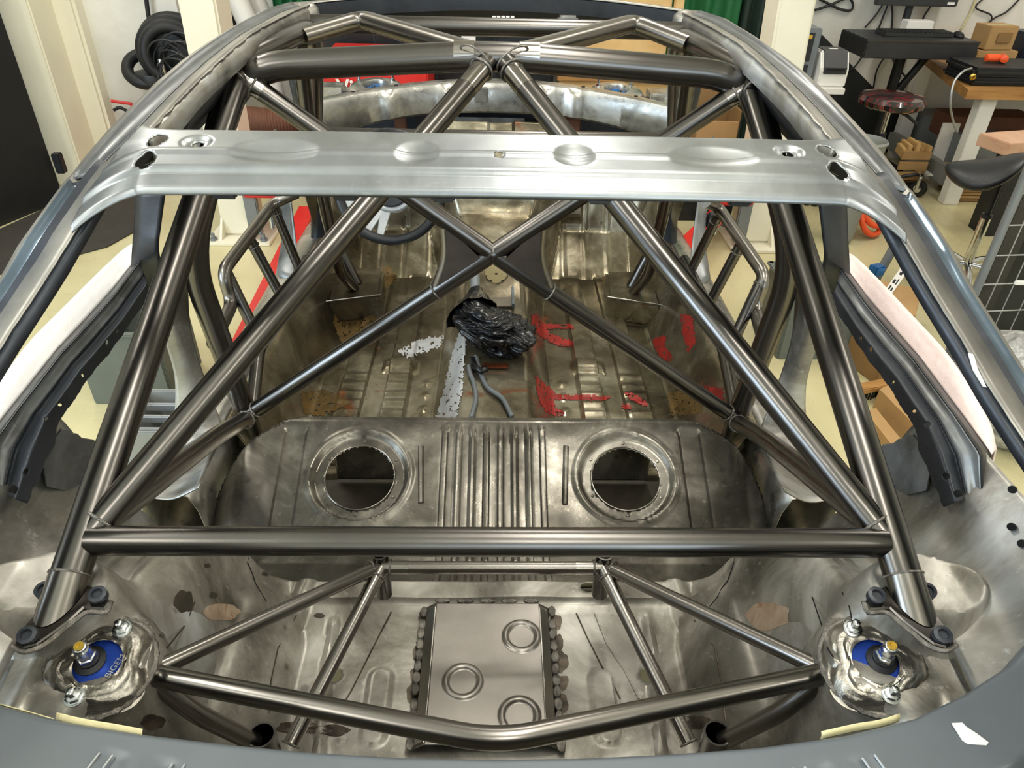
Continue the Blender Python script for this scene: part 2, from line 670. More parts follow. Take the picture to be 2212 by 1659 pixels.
for (x, y) in LAMPS:
    t = thing('ceiling_light', (x, y, CZ), 'fluorescent batten on the ceiling, %s row, %s one' % ({-1.6: 'rear', 0.9: 'middle', 3.6: 'front'}[y], {-2.3: 'left', 0.35: 'centre', 3.0: 'right'}[x]), 'lamp', 'fluorescent battens on the ceiling')
    box('housing', (x, y, CZ - 0.06), (0.26, 1.56, 0.12), 'white', t)

# ================================================================== THE CAR SHELL
car = thing('car_shell', (0, 1.7, 0.25), 'stripped bare-metal coupe body with a welded steel roll cage', 'car')

# ---- rail lines measured along the roof and the rear pillar: (Y, X, Z)
OUT = [(0.20, 0.80, 0.985), (0.40, 0.785, 1.02), (0.60, 0.755, 1.085), (0.70, 0.728, 1.135), (0.782, 0.70, 1.183), (0.883, 0.66, 1.25), (0.92, 0.643, 1.283),
       (1.00, 0.62, 1.325), (1.08, 0.607, 1.355), (1.15, 0.60, 1.373), (1.22, 0.59, 1.390), (1.31, 0.58, 1.408),
       (1.42, 0.57, 1.424), (1.54, 0.561, 1.434), (1.70, 0.554, 1.441), (1.90, 0.544, 1.446), (2.04, 0.531, 1.440), (2.10, 0.515, 1.434)]
FLG = [(0.20, 0.715, 1.02), (0.40, 0.69, 1.06), (0.55, 0.662, 1.115), (0.664, 0.64, 1.157), (0.71, 0.63, 1.176), (0.731, 0.62, 1.191), (0.79, 0.605, 1.223), (0.843, 0.582, 1.260),
       (0.873, 0.565, 1.286), (0.912, 0.54, 1.325), (0.96, 0.527, 1.350), (1.00, 0.517, 1.370), (1.05, 0.507, 1.387), (1.10, 0.50, 1.397), (1.25, 0.50, 1.413),
       (1.45, 0.50, 1.428), (1.62, 0.495, 1.440), (1.79, 0.49, 1.440), (1.95, 0.485, 1.438), (2.10, 0.478, 1.434)]
oX, oZ = [(a, b) for a, b, c in OUT], [(a, c) for a, b, c in OUT]
fX, fZ = [(a, b) for a, b, c in FLG], [(a, c) for a, b, c in FLG]


def rail_section(y, deep=0.010):
    ox, oz, fx, fz = lerp_tab(oX, y), lerp_tab(oZ, y), lerp_tab(fX, y), lerp_tab(fZ, y)
    jag = 0.004 * mnoise.noise(Vector((y * 40, 3, 0))) if y > 1.1 else 0.0015 * mnoise.noise(Vector((y * 60, 3, 0)))
    w_ = ss(0.98, 1.12, y)
    def q(t, dz=0.0):
        return (ox + (fx - ox) * t, oz + (fz - oz) * t + dz)
    return [(ox + 0.016, oz - 0.075), (ox + 0.006, oz - 0.02), q(0.0), q(0.08, 0.002), q(0.14 + w_ * 0.05, 0.004), q(0.155 + w_ * 0.05, 0.004), q(0.18 + w_ * 0.06, -deep * 0.4), q(0.21 + w_ * 0.07, -deep * 0.6),
            q(0.42 + w_ * 0.14, -deep), q(0.45 + w_ * 0.14, -deep + 0.001), q(0.49 + w_ * 0.13, -0.003), q(0.85, 0.0), (q(1.0)[0] - jag, q(1.0)[1])]


def sweep_y(name, ys, sec, s, mat, parent, cap=False):
    verts, faces = [], []
    n = len(sec(ys[0]))
    for y in ys:
        for (x, z) in sec(y):
            verts.append((x * s, y, z))
    for i in range(len(ys) - 1):
        for j in range(n - 1):
            faces.append((i * n + j, i * n + j + 1, (i + 1) * n + j + 1, (i + 1) * n + j))
    o = obj(name, (verts, faces), mat, parent)
    md = o.modifiers.new('thickness', 'SOLIDIFY')
    md.thickness = 0.0016
    md.offset = 0
    return o


for s in (-1, 1):
    rr = sweep_y('roof_rail', lin(2.10, 1.0, 90), lambda y: rail_section(y, 0.006), s, 'rail', car)
    # rounded front end of the rail
    cp = sweep_y('rear_pillar', lin(1.03, 0.22, 80), lambda y: [(a + 0.001, b + 0.0015) for a, b in rail_section(y, 0.010)], s, 'rail', car)
    # glossy drip channel lying in the pillar groove
    def chan(y):
        c = rail_section(y, 0.010)
        return [(c[5][0], c[5][1] + 0.004), (c[6][0], c[6][1] + 0.005), (c[8][0], c[8][1] + 0.005), (c[9][0], c[9][1] + 0.005)]
    sweep_y('drip_channel', lin(1.012, 0.22, 60), chan, s, 'rail_dark', cp)
    def chan2(y):
        c = rail_section(y, 0.006)
        return [(c[5][0], c[5][1] + 0.0015), (c[6][0], c[6][1] + 0.003), (c[8][0], c[8][1] + 0.003), (c[9][0], c[9][1] + 0.003)]
    sweep_y('drip_channel', lin(2.06, 1.02, 60), chan2, s, 'rail_mid', rr)
    # hanging inner rail faces
    def hang(y):
        fx, fz = lerp_tab(fX, y), lerp_tab(fZ, y)
        return [(fx + 0.004, fz - 0.001), (fx - 0.002, fz - 0.015), (fx - 0.002, fz - 0.036 - 0.006 * mnoise.noise(Vector((y * 5, 0, 8)))), (fx + 0.015, fz - 0.044)]
    sweep_y('inner_rail', lin(2.06, 1.07, 60), hang, s, 'arch', rr)
    sweep_y('door_frame_rail', lin(2.06, 1.25, 40), lambda y: [(lerp_tab(fX, y) + 0.013, lerp_tab(fZ, y) - 0.043), (lerp_tab(fX, y) + 0.035, lerp_tab(fZ, y) - 0.085), (lerp_tab(fX, y) + 0.075, lerp_tab(fZ, y) - 0.09)], s, 'black', rr)
    def hang2(y):
        fx, fz = lerp_tab(fX, y), lerp_tab(fZ, y)
        w = 0.034 + 0.028 * ss(0.98, 0.86, y)
        return [(fx + 0.002, fz - 0.001), (fx - 0.006, fz - 0.006), (fx - 0.004, fz - 0.006 - w * 0.22), (fx + 0.03, fz - 0.02 - w * 0.22), (fx + 0.06, fz - 0.02)]
    inner_face = sweep_y('inner_pillar', lin(1.04, 0.30, 50), hang2, s, 'dark', cp)
    # rounded cap closing the front end of the rail
    c = rail_section(2.10)
    cx = (c[2][0] + c[-1][0]) / 2
    lathe('rail_end', [(0.001, 0.014), (0.022, 0.010), (0.033, 0.0), (0.036, -0.02), (0.034, -0.05)], 'rail', rr, (cx * s, 2.098, c[2][1] - 0.008), n=24)

# white paint chip on the right pillar
chip_on, chip_in = hitter(cp), hitter(inner_face)
p0 = [chip_on(x, y, 0.0015) or chip_in(x, y, 0.0015) for (x, y) in ((2090, 765), (2098, 767), (2130, 828), (2131, 838), (2122, 836), (2100, 800))]
p0 = [p for p in p0 if p is not None]
if len(p0) > 2:
    obj('paint_chip', prism_bm(p0, (-0.001, -0.002, 0.002)), 'white', car, smooth=False)

# ---- rear roof header (the wide tray across the car)
HY = [(0.0, 1.050, 1.4020), (0.05, 1.048, 1.4035), (0.30, 1.012, 1.3965), (0.34, 1.004, 1.3945), (0.365, 0.9995, 1.3935), (0.385, 0.997, 1.3955), (0.43, 0.989, 1.3950), (0.445, 0.9865, 1.3925),
      (0.46, 0.983, 1.3905), (0.66, 0.962, 1.3835), (0.675, 0.960, 1.3825), (0.735, 0.9545, 1.3745), (0.75, 0.9525, 1.3735), (0.97, 0.935, 1.3635), (1.0, 0.932, 1.3605)]
hY, hZ = [(a, b) for a, b, c in HY], [(a, c) for a, b, c in HY]


def header_pt(u, v):
    y, z = lerp_tab(hY, v), lerp_tab(hZ, v)
    au = abs(u)
    # beads, dimples, shallow crown, ends sweep back and down to meet the pillars
    for (cu, ru, d) in ((0.300, 0.062, -0.007), (0.108, 0.030, -0.005)):
        r = math.hypot((au - cu) / ru, (v - 0.41) / 0.20)
        z += d * max(0.0, 1 - r * r) ** 1.0 if r < 1 else 0
    r = math.hypot((au - 0.412) / 0.022, (v - 0.27) / 0.12)
    if r < 1:
        z -= 0.006 * (1 - r ** 4)
    z += 0.0035 * (1 - (u / 0.5) ** 2) * 0.5
    e = max(0.0, au - 0.445)
    if v < 0.2:
        y += 6.0 * e * e * (1 - v / 0.2)
    e = max(0.0, au - 0.452)
    z -= 4.2 * e * e * min(1.0, v / 0.4)
    b = max(0.0, au - 0.47)
    y -= 0.25 * b * v * 2
    z -= 0.006 * ss(0.955, 1.0, v)
    return (u, y - 0.008 * (u / 0.5) ** 2 * v, z)


HH = [(su * u0, v0, ru, rv) for su in (-1, 1) for (u0, v0, ru, rv) in ((0.467, 0.24, 0.0130, 0.10), (0.466, 0.565, 0.0130, 0.13), (0.412, 0.262, 0.0080, 0.055))] + [(0.004, 0.43, 0.0058, 0.035)]
hd = grid('rear_roof_header', lin(-0.545, 0.545, 430), lin(0, 1, 58), header_pt, 'header', car, holes=HH, thick=0.0018,
          keep=lambda u, v: abs(u) < lerp_tab(fX, header_pt(u, v)[1]) + 0.006)
# dark underside flange and brackets of the header
box('header_lip', (0, 0.934, 1.3560), (0.90, 0.004, 0.005), 'black', hd, bev=0.001)
for x in (-0.36, -0.20, -0.07, 0.14, 0.33):
    box('lip_bracket', (x, 0.938, 1.352), (0.032, 0.010, 0.010), 'black', hd, bev=0.003)

# ---- windscreen header at the front of the roof
fh = []
def fh_sec(x):
    k = (x / 0.5) ** 2
    y0, z0 = 2.235 - 0.13 * k, 1.452 - 0.018 * k
    return [(y0 + 0.05, z0 - 0.035), (y0 + 0.02, z0 - 0.004), (y0, z0), (y0 - 0.012, z0 - 0.004), (y0 - 0.014, z0 - 0.040), (y0 + 0.02, z0 - 0.065), (y0 + 0.06, z0 - 0.06)]
def sweep_x(name, xs, sec, mat, parent, rng=None, thick=0.0016):
    verts, faces = [], []
    n = len(sec(xs[0]))
    for x in xs:
        for (y, z) in sec(x):
            verts.append((x, y, z))
    for i in range(len(xs) - 1):
        for j in range(n - 1):
            faces.append((i * n + j, i * n + j + 1, (i + 1) * n + j + 1, (i + 1) * n + j))
    o = obj(name, (verts, faces), mat, parent)
    md = o.modifiers.new('thickness', 'SOLIDIFY')
    md.thickness = thick
    md.offset = 0
    return sharp(o, 40)
fhd = sweep_x('windscreen_header', lin(-0.50, 0.50, 60), fh_sec, 'black', car)
sweep_x('header_edge', lin(-0.50, 0.50, 60), lambda x: [(a + 0.001, b + 0.0035) for a, b in fh_sec(x)[1:4]], 'rail', fhd)
for i in range(5):
    box('fuse_slot', P(1067 + i * 10, 37, Y=2.205), (0.010, 0.004, 0.006), 'paper', fhd, bev=0)

# ---- floor pan with tunnel, toe board and firewall : path along the car, v in metres of path
PATH = [(0.0, 1.50, 0.28), (1.36, 2.86, 0.28), (1.62, 3.06, 0.42), (1.76, 3.10, 0.55), (2.01, 3.12, 0.80)]
pY, pZ = [(a, b) for a, b, c in PATH], [(a, c) for a, b, c in PATH]


def bead(a, w, x):
    return max(0.0, 1 - ((x - a) / w) ** 2) if abs(x - a) < w else 0.0


def floor_pt(u, v):
    y, z = lerp_tab(pY, v), lerp_tab(pZ, v)
    au = abs(u)
    # transmission tunnel, widening into the firewall
    wt = 0.115 + 0.10 * ss(1.0, 1.75, v)
    ht = 0.15 + 0.16 * ss(0.7, 1.5, v)
    tun = ht * ss(wt + 0.085, wt - 0.02, au) * (1 - 0.75 * ss(1.5, 2.1, v))
    # rocker rise at the sides
    side = 0.24 * ss(0.585, 0.70, au) * ss(2.1, 1.5, v)
    z += max(tun, side)
    y -= 0.5 * tun * ss(1.3, 1.7, v)
    # pressed longitudinal steps and cross beads of the foot wells
    if au > wt + 0.09 and au < 0.585:
        flat = ss(1.40, 1.30, v)
        z += 0.014 * ss(0.285, 0.295, au) * ss(0.372, 0.362, au) * ss(0.02, 0.06, v) * flat
        z += 0.014 * ss(0.43, 0.44, au) * ss(0.522, 0.512, au) * ss(0.02, 0.06, v) * flat
        inr = ss(0.43, 0.44, au) * ss(0.522, 0.512, au) + ss(0.285, 0.295, au) * ss(0.372, 0.362, au)
        for k in range(9):
            z += 0.0045 * bead(0.16 + 0.052 * k, 0.012, v) * inr
        z += 0.010 * ss(0.050, 0.060, v) * ss(0.105, 0.095, v) * ss(0.24, 0.26, au) * ss(0.57, 0.55, au)
        # round emboss near the tunnel
        for k in range(6):
            r = math.hypot((au - 0.235) / 0.016, (v - 0.17 - 0.075 * k) / 0.018)
            z += 0.005 * max(0, 1 - r ** 4) if r < 1 else 0
        z += 0.016 * ss(0.60, 0.63, v) * ss(0.70, 0.67, v) * ss(0.27, 0.29, au) * ss(0.40, 0.38, au)
        # toe board ribs
        if v > 1.3:
            for c0 in (0.30, 0.40, 0.50):
                y -= 0.004 * bead(c0, 0.016, au)
    z += 0.003 * mnoise.noise(Vector((u * 7, v * 7, 1)))
    if v > 1.62:
        y -= 0.004 * mnoise.noise(Vector((u * 9, v * 9, 4)))
        for c0, w0 in ((0.02, 0.045), (0.33, 0.05)):
            y -= 0.02 * ss(w0 + 0.012, w0, abs(u - c0)) * ss(1.66, 1.70, v)
    return (u, y, z)


fp = grid('floor_pan', lin(-0.71, 0.71, 210), lin(0, 2.01, 180), floor_pt, 'floor_pan', car, thick=0.0025,
          holes=[(0.005, 1.02, 0.045, 0.075), (0.0, 1.83, 0.018, 0.014), (0.31, 1.06, 0.014, 0.014), (-0.31, 1.06, 0.014, 0.014), (-0.26, 1.25, 0.014, 0.012)])
sharp(fp, 30)


def on_floor(px, py, lift=0.003):
    """where the sight line of a pixel meets the floor pan"""
    r = P(px, py, Y=1.0) - EYE
    best = None
    for i in range(400):
        y = 1.5 + i * 0.004
        p = EYE + r * y
        z = floor_pt(p.x, p.y - 1.5 if p.y < 2.86 else 1.36 + (p.y - 2.86) * 1.3)[2]
        if p.z <= z + lift:
            return Vector((p.x, p.y, z + lift))
    return EYE + r * 2.2


def floor_mark(poly, mat='redpaint'):
    """ragged mark on the pressed floor: paint, rust stain, painted window reflection"""
    xs = [p[0] for p in poly]
    ys = [p[1] for p in poly]
    def inside(x, y):
        c = False
        for (x0, y0), (x1, y1) in zip(poly, poly[1:] + poly[:1]):
            if (y0 > y) != (y1 > y) and x < (x1 - x0) * (y - y0) / (y1 - y0) + x0:
                c = not c
        return c
    st = 2.6
    nx, ny = int((max(xs) - min(xs)) / st) + 2, int((max(ys) - min(ys)) / st) + 2
    verts, faces, idx = [], [], {}
    def vid(i, j):
        if (i, j) not in idx:
            idx[i, j] = len(verts)
            verts.append(on_floor(min(xs) + i * st, min(ys) + j * st, 0.002))
        return idx[i, j]
    for i in range(nx):
        for j in range(ny):
            x, y = min(xs) + (i + .5) * st, min(ys) + (j + .5) * st
            n = mnoise.noise(Vector((x * 0.10, y * 0.10, 2))) * 0.6 + mnoise.noise(Vector((x * 0.3, y * 0.3, 5))) * 0.5
            if inside(x + n * 5, y + n * 5) and n > -0.28:
                faces.append((vid(i, j), vid(i, j + 1), vid(i + 1, j + 1), vid(i + 1, j)))
    obj('paint_rust_sheen_mark', (verts, faces), mat, fp)


floor_mark([(1148, 680), (1160, 678), (1188, 722), (1240, 738), (1236, 750), (1205, 748), (1168, 728), (1148, 702)])
floor_mark([(1170, 698), (1236, 702), (1240, 710), (1175, 710)])
floor_mark([(1156, 812), (1166, 820), (1202, 850), (1198, 866), (1200, 880), (1222, 892), (1205, 902), (1180, 892), (1162, 858)])
floor_mark([(1196, 852), (1320, 858), (1310, 866), (1200, 864)])
floor_mark([(1345, 848), (1370, 850), (1400, 872), (1395, 880), (1360, 862)])
floor_mark([(1412, 730), (1440, 726), (1436, 748), (1455, 775), (1440, 782), (1424, 770), (1410, 745)])
floor_mark([(1340, 872), (1362, 874), (1364, 885), (1344, 884)])

floor_mark([(1470, 680), (1496, 684), (1502, 740), (1486, 764), (1474, 722)])
floor_mark([(1520, 835), (1560, 840), (1562, 875), (1530, 870)])
floor_mark([(735, 640), (770, 632), (800, 650), (812, 690), (790, 740), (740, 745), (720, 700)], 'ochre')
floor_mark([(790, 590), (840, 575), (860, 600), (820, 640), (790, 630)], 'ochre')
floor_mark([(650, 850), (700, 840), (760, 870), (700, 900), (655, 895)], 'ochre')
floor_mark([(1300, 600), (1350, 590), (1362, 625), (1320, 650)], 'ochre')
floor_mark([(1440, 850), (1500, 845), (1520, 895), (1450, 900)], 'ochre')
floor_mark([(1012, 690), (1000, 690), (975, 770), (960, 840), (940, 905), (985, 905), (1000, 840), (1004, 770)], 'window_sheen')  # window reflection on the tunnel side, painted as a pale patch
floor_mark([(860, 760), (900, 735), (960, 725), (950, 750), (880, 775)], 'window_sheen')  # second pale patch in the same painted-reflection colour
# jacking pockets welded to the front corners of the floor
for s in (-1, 1):
    bm = bmesh.new()
    b = [V(s * 0.44, 2.50, 0.283), V(s * 0.64, 2.44, 0.283), V(s * 0.66, 2.74, 0.283), V(s * 0.46, 2.74, 0.283)]
    prism_bm(b, (0, 0, 0.10), bm)
    bmesh.ops.bevel(bm, geom=bm.edges[:], offset=0.012, segments=2, affect='EDGES')
    o = obj('cage_foot_box', bm, 'floor_pan', car, smooth=False)
    tube('box_weld', [V(s * 0.44, 2.498, 0.385), V(s * 0.64, 2.438, 0.385)], 0.004, 'band', o, n=8)

# ---- seat base over the tank with two round access holes (v = path length from the front edge)
SP = [(0.0, 1.540, 0.300), (0.20, 1.552, 0.500), (0.215, 1.548, 0.515), (0.235, 1.53, 0.517), (0.55, 1.245, 0.388), (0.63, 1.165, 0.372), (0.72, 1.075, 0.405), (0.80, 1.005, 0.465)]
sY, sZ = [(a, b) for a, b, c in SP], [(a, c) for a, b, c in SP]
HV = 0.235 + (1.53 - 1.387) / (1.53 - 1.245) * 0.315


def seat_pt(u, v):
    y, z = lerp_tab(sY, v), lerp_tab(sZ, v)
    au = abs(u)
    top = ss(0.22, 0.25, v)
    # ribs across the middle
    if au < 0.16 and v > 0.215:
        ph = (u + 0.146) / 0.0365
        w = abs((ph % 1) - 0.5)
        z += 0.0075 * ss(0.24, 0.10, w) * ss(0.152, 0.144, au) * ss(0.235, 0.30, v) * ss(0.78, 0.70, v)
    # dished surround of the holes
    r = math.hypot(au - 0.341, (v - HV))
    z += (-0.010 * ss(0.128, 0.112, r) + 0.004 * bead(0.128, 0.012, r)) * top
    # outer pressed panels
    if au > 0.46:
        e = max(abs(au - 0.52) / 0.028, abs(v - 0.40) / 0.14)
        z -= 0.008 * ss(1.06, 0.94, e) * top
        z += 0.005 * ss(0.575, 0.63, au) * top
        z -= 1.8 * max(0, au - 0.62) ** 2 + 0.35 * max(0, au - 0.64)
    z += 0.004 * mnoise.noise(Vector((u * 6, v * 8, 2))) * top
    return (u, y, z)


def seat_keep(u, v):
    w = 0.70 - 0.13 * ss(0.40, 0.20, v) - 0.07 * ss(0.25, 0.18, v)
    # rounded front corners seen from above
    y = lerp_tab(sY, v)
    R_ = 0.26
    au = abs(u)
    if au > w:
        return False
    cx, cy = 0.70 - R_, 1.555 - R_
    if au > cx and y > cy and v > 0.2:
        return math.hypot((au - cx), (y - cy)) < R_
    if v <= 0.2:
        return au < 0.44
    return True


seat = grid('seat_base_panel', lin(-0.71, 0.71, 340), lin(0.0, 0.80, 130), seat_pt, 'seat_pan', car, keep=seat_keep, thick=0.0022,
            holes=[(-0.341, HV, 0.0885, 0.0885), (0.341, HV, 0.0885, 0.0885)])
sharp(seat, 32)
for s in (-1, 1):
    c = Vector(seat_pt(s * 0.341, HV))
    c.z += 0.004
    nrm = V(0, -0.413, 0.911)
    obj('hole_rim', torus_bm(0.0885, 0.0022, axis_mtx(c, nrm), 56, 8), 'band', seat)
    for k in range(6):
        a = k * PI / 3 + 0.5
        mx = axis_mtx(c, nrm)
        lathe('rivet', [(0.0042, 0), (0.0036, 0.0016), (0.001, 0.002)], 'seat_pan', seat, mx @ V(0.101 * math.cos(a), 0.101 * math.sin(a), -0.001), nrm, 10)
    # darkness of the tank cavity below the hole, put into the dark colour of a pan
    box('tank_cavity_dark_pan', (s * 0.341, 1.42, 0.285), (0.30, 0.42, 0.012), 'oil_and_cavity', seat, bev=0.003)
    # short closed slots beside the ribs
    for (x0, x1) in ((0.190, 0.180),):
        a, b = Vector(seat_pt(s * x0, 0.31)), Vector(seat_pt(s * x1, 0.47))
        tube('pressed_bead', [a + V(0, 0, 0.001), b + V(0, 0, 0.001)], 0.008, 'seat_pan', seat, n=12)

# ---- trunk floor, side slopes, wheel houses and towers as one welded pressing
TF = [(0.30, 0.97, 0), (0.33, 0.60, 0), (0.36, 0.47, 0), (0.93, 0.485, 0), (0.955, 0.492, 0), (0.962, 0.506, 0), (1.0, 0.510, 0), (1.012, 0.49, 0), (1.03, 0.45, 0)]


def trunk_z(u, y):
    au = abs(u)
    z = lerp_tab([(a, b) for a, b, c in TF], y)
    if y < 0.36:
        zb = z
    back = ss(1.06, 0.90, y)
    # pressed fields beside the plate
    e = math.hypot((au - 0.205) / 0.022, max(0, abs(y - 0.74) - 0.05) / 0.022)
    z += 0.006 * ss(1.15, 0.9, e)
    z += 0.010 * bead(0.285 + 0.03 * math.sin((y - 0.6) * 4), 0.012, au) * ss(0.37, 0.45, y) * ss(0.95, 0.90, y)
    # slope up to the wheel house
    w0 = 0.355 + 0.05 * ss(0.85, 1.0, y)
    z += (0.13 * ss(w0, w0 + 0.10, au) + 0.10 * ss(0.45, 0.50, au)) * back
    z += 0.010 * bead(0.372 + 0.02 * math.sin(y * 9), 0.02, au)
    # wheel house: half round about the axle
    R_ = 0.465
    dy = y - 0.62
    if abs(dy) < R_:
        za = 0.375 + math.sqrt(R_ * R_ - dy * dy)
        k = ss(0.462, 0.545, au)
        z = max(z, z + (za - z) * k) if za > z else z
        z += 0.006 * bead(0.60, 0.012, au) * k
    # shock tower
    r = math.hypot(au - 0.535, y - 0.605)
    zt = 0.838
    z = z + max(0, zt - z) * ss(0.098, 0.070, r)
    # raised pad under the brace foot
    r2 = math.hypot((au - 0.612) / 0.085, (y - 0.668) / 0.06)
    z = z + max(0, 0.902 - z) * ss(1.35, 0.85, r2)
    # outer flank climbs to the quarter panel
    z += 0.9 * max(0, au - 0.66) ** 1.2
    z += 0.006 * mnoise.noise(Vector((u * 7, y * 7, 3)))
    return z


tr = grid('trunk_floor', lin(-0.74, 0.74, 250), lin(0.30, 1.062, 130), lambda u, v: (u, v, trunk_z(u, v)), 'trunk', car, thick=0.002,
          keep=lambda u, v: v < 1.03, holes=[(-0.292, 0.80, 0.013, 0.013), (0.292, 0.80, 0.013, 0.013), (0.20, 0.985, 0.018, 0.012), (-0.245, 0.985, 0.02, 0.012), (0.21, 0.715, 0.008, 0.008)])
sharp(tr, 40)
# seat-to-trunk riser flange
def dome_pt(s):
    def f(u, v):
        a = -1.2 + 3.6 * v
        if u < 1:
            th = (1 - u) * PI / 2
            x, r = 0.57 - 0.125 * math.sin(th), 0.462 * math.cos(th) ** 0.8
        else:
            x, r = 0.57 + (u - 1) * 0.2, 0.462 + 0.003 * math.sin((u - 1) * 25)
        r += 0.005 * bead(0.9, 0.12, u) - 0.004 * bead(0.62, 0.05, u)
        return (s * x, 0.62 + r * math.sin(a), 0.375 + r * math.cos(a))
    return f
for s in (-1, 1):
    grid('wheel_house', lin(0.05, 2, 50), lin(0, 1, 60), dome_pt(s), 'arch', car, thick=0.002)

# fresh cover plate with three round swages
def plate_pt(u, v):
    z = 0.507
    for (cx, cy) in ((0.057, 0.868), (-0.052, 0.772), (0.049, 0.706)):
        r = math.hypot(u - cx, v - cy)
        z += 0.0042 * bead(0.031, 0.0065, r) - 0.001 * ss(0.03, 0.026, r)
    return (u, v, z)


tl, tR, bl, bR = P(955, 1316, Z=0.507), P(1175, 1318, Z=0.507), P(925, 1588, Z=0.507), P(1190, 1588, Z=0.507)
xa, xb = min(tl.x, bl.x), max(tR.x, bR.x)
pl = grid('cover_plate', lin(-0.112, 0.094, 150), lin(0.655, 0.945, 200), plate_pt, 'plate', car, thick=0.002, label='fresh flat steel plate with three round swages')
for sx in (-0.112, 0.094):
    sg = 1 if sx > 0 else -1
    grid('plate_flange', lin(0, 1, 8), lin(0.655, 0.945, 30), lambda u, v, sx=sx, sg=sg: (sx + sg * 0.020 * u, v, 0.507 - 0.014 * u), 'band', pl, thick=0.0016)
    for k in range(12):
        y = 0.665 + k * 0.0245 + random.uniform(-0.004, 0.004)
        bm = bmesh.new()
        bmesh.ops.create_icosphere(bm, subdivisions=2, radius=1)
        for v_ in bm.verts:
            n_ = 1 + 0.35 * mnoise.noise(v_.co * 2 + V(k, sx, 0))
            v_.co = V(v_.co.x * 0.008 * n_, v_.co.y * 0.013 * n_, v_.co.z * 0.005 * n_) + V(sx + sg * 0.026, y, 0.492)
        obj('stitch_weld', bm, 'weld', pl)
for k in range(5):
    bm = bmesh.new()
    bmesh.ops.create_icosphere(bm, subdivisions=2, radius=1)
    for v_ in bm.verts:
        v_.co = V(v_.co.x * 0.017, v_.co.y * 0.006, v_.co.z * 0.005) * (1 + 0.3 * mnoise.noise(v_.co * 2 + V(k, 0, 9))) + V(-0.10 + 0.045 * k, 0.952, 0.506)
    obj('stitch_weld', bm, 'weld', pl)

# ---- quarter panels inside: flank from wheel house up to the belt
for s in (-1, 1):
    rows = []
    for y in (0.30, 0.42, 0.55, 0.68, 0.80, 0.90, 0.99):
        b = lerp_tab([(0.3, 0.69), (0.55, 0.685), (0.8, 0.69), (1.0, 0.70)], y)
        zt = lerp_tab([(0.3, 0.955), (0.55, 0.975), (0.8, 0.97), (1.0, 0.955)], y)
        za = 0.375 + math.sqrt(max(0.0, 0.465 ** 2 - (y - 0.62) ** 2)) if abs(y - 0.62) < 0.465 else 0.5
        za = max(za, 0.62 if y < 0.6 else za)
        rows.append([V(s * (b - 0.06), y, za + 0.02), V(s * b, y, (za + zt) / 2 - 0.01), V(s * (b + 0.035), y, zt - 0.03), V(s * (b + 0.075), y, zt + 0.02)])
    patch('quarter_panel', rows, 'arch', car, 7, 8, rough=0.006)
    # small punched drain holes as black grommets
    for (px, py, rx) in ((2180, 1060, 7), (2178, 1140, 8), (2200, 1176, 8), (2064, 1068, 5)):
        pt = P(px, py, X=0.735 if px > 2100 else 0.70)
        lathe('grommet', [(0.0055, -0.004), (0.0055, 0.004), (0.002, 0.005)], 'void', car, (pt.x * s, pt.y - 0.004, pt.z + 0.006), (-s * 0.7, -0.5, 0.5), 14)

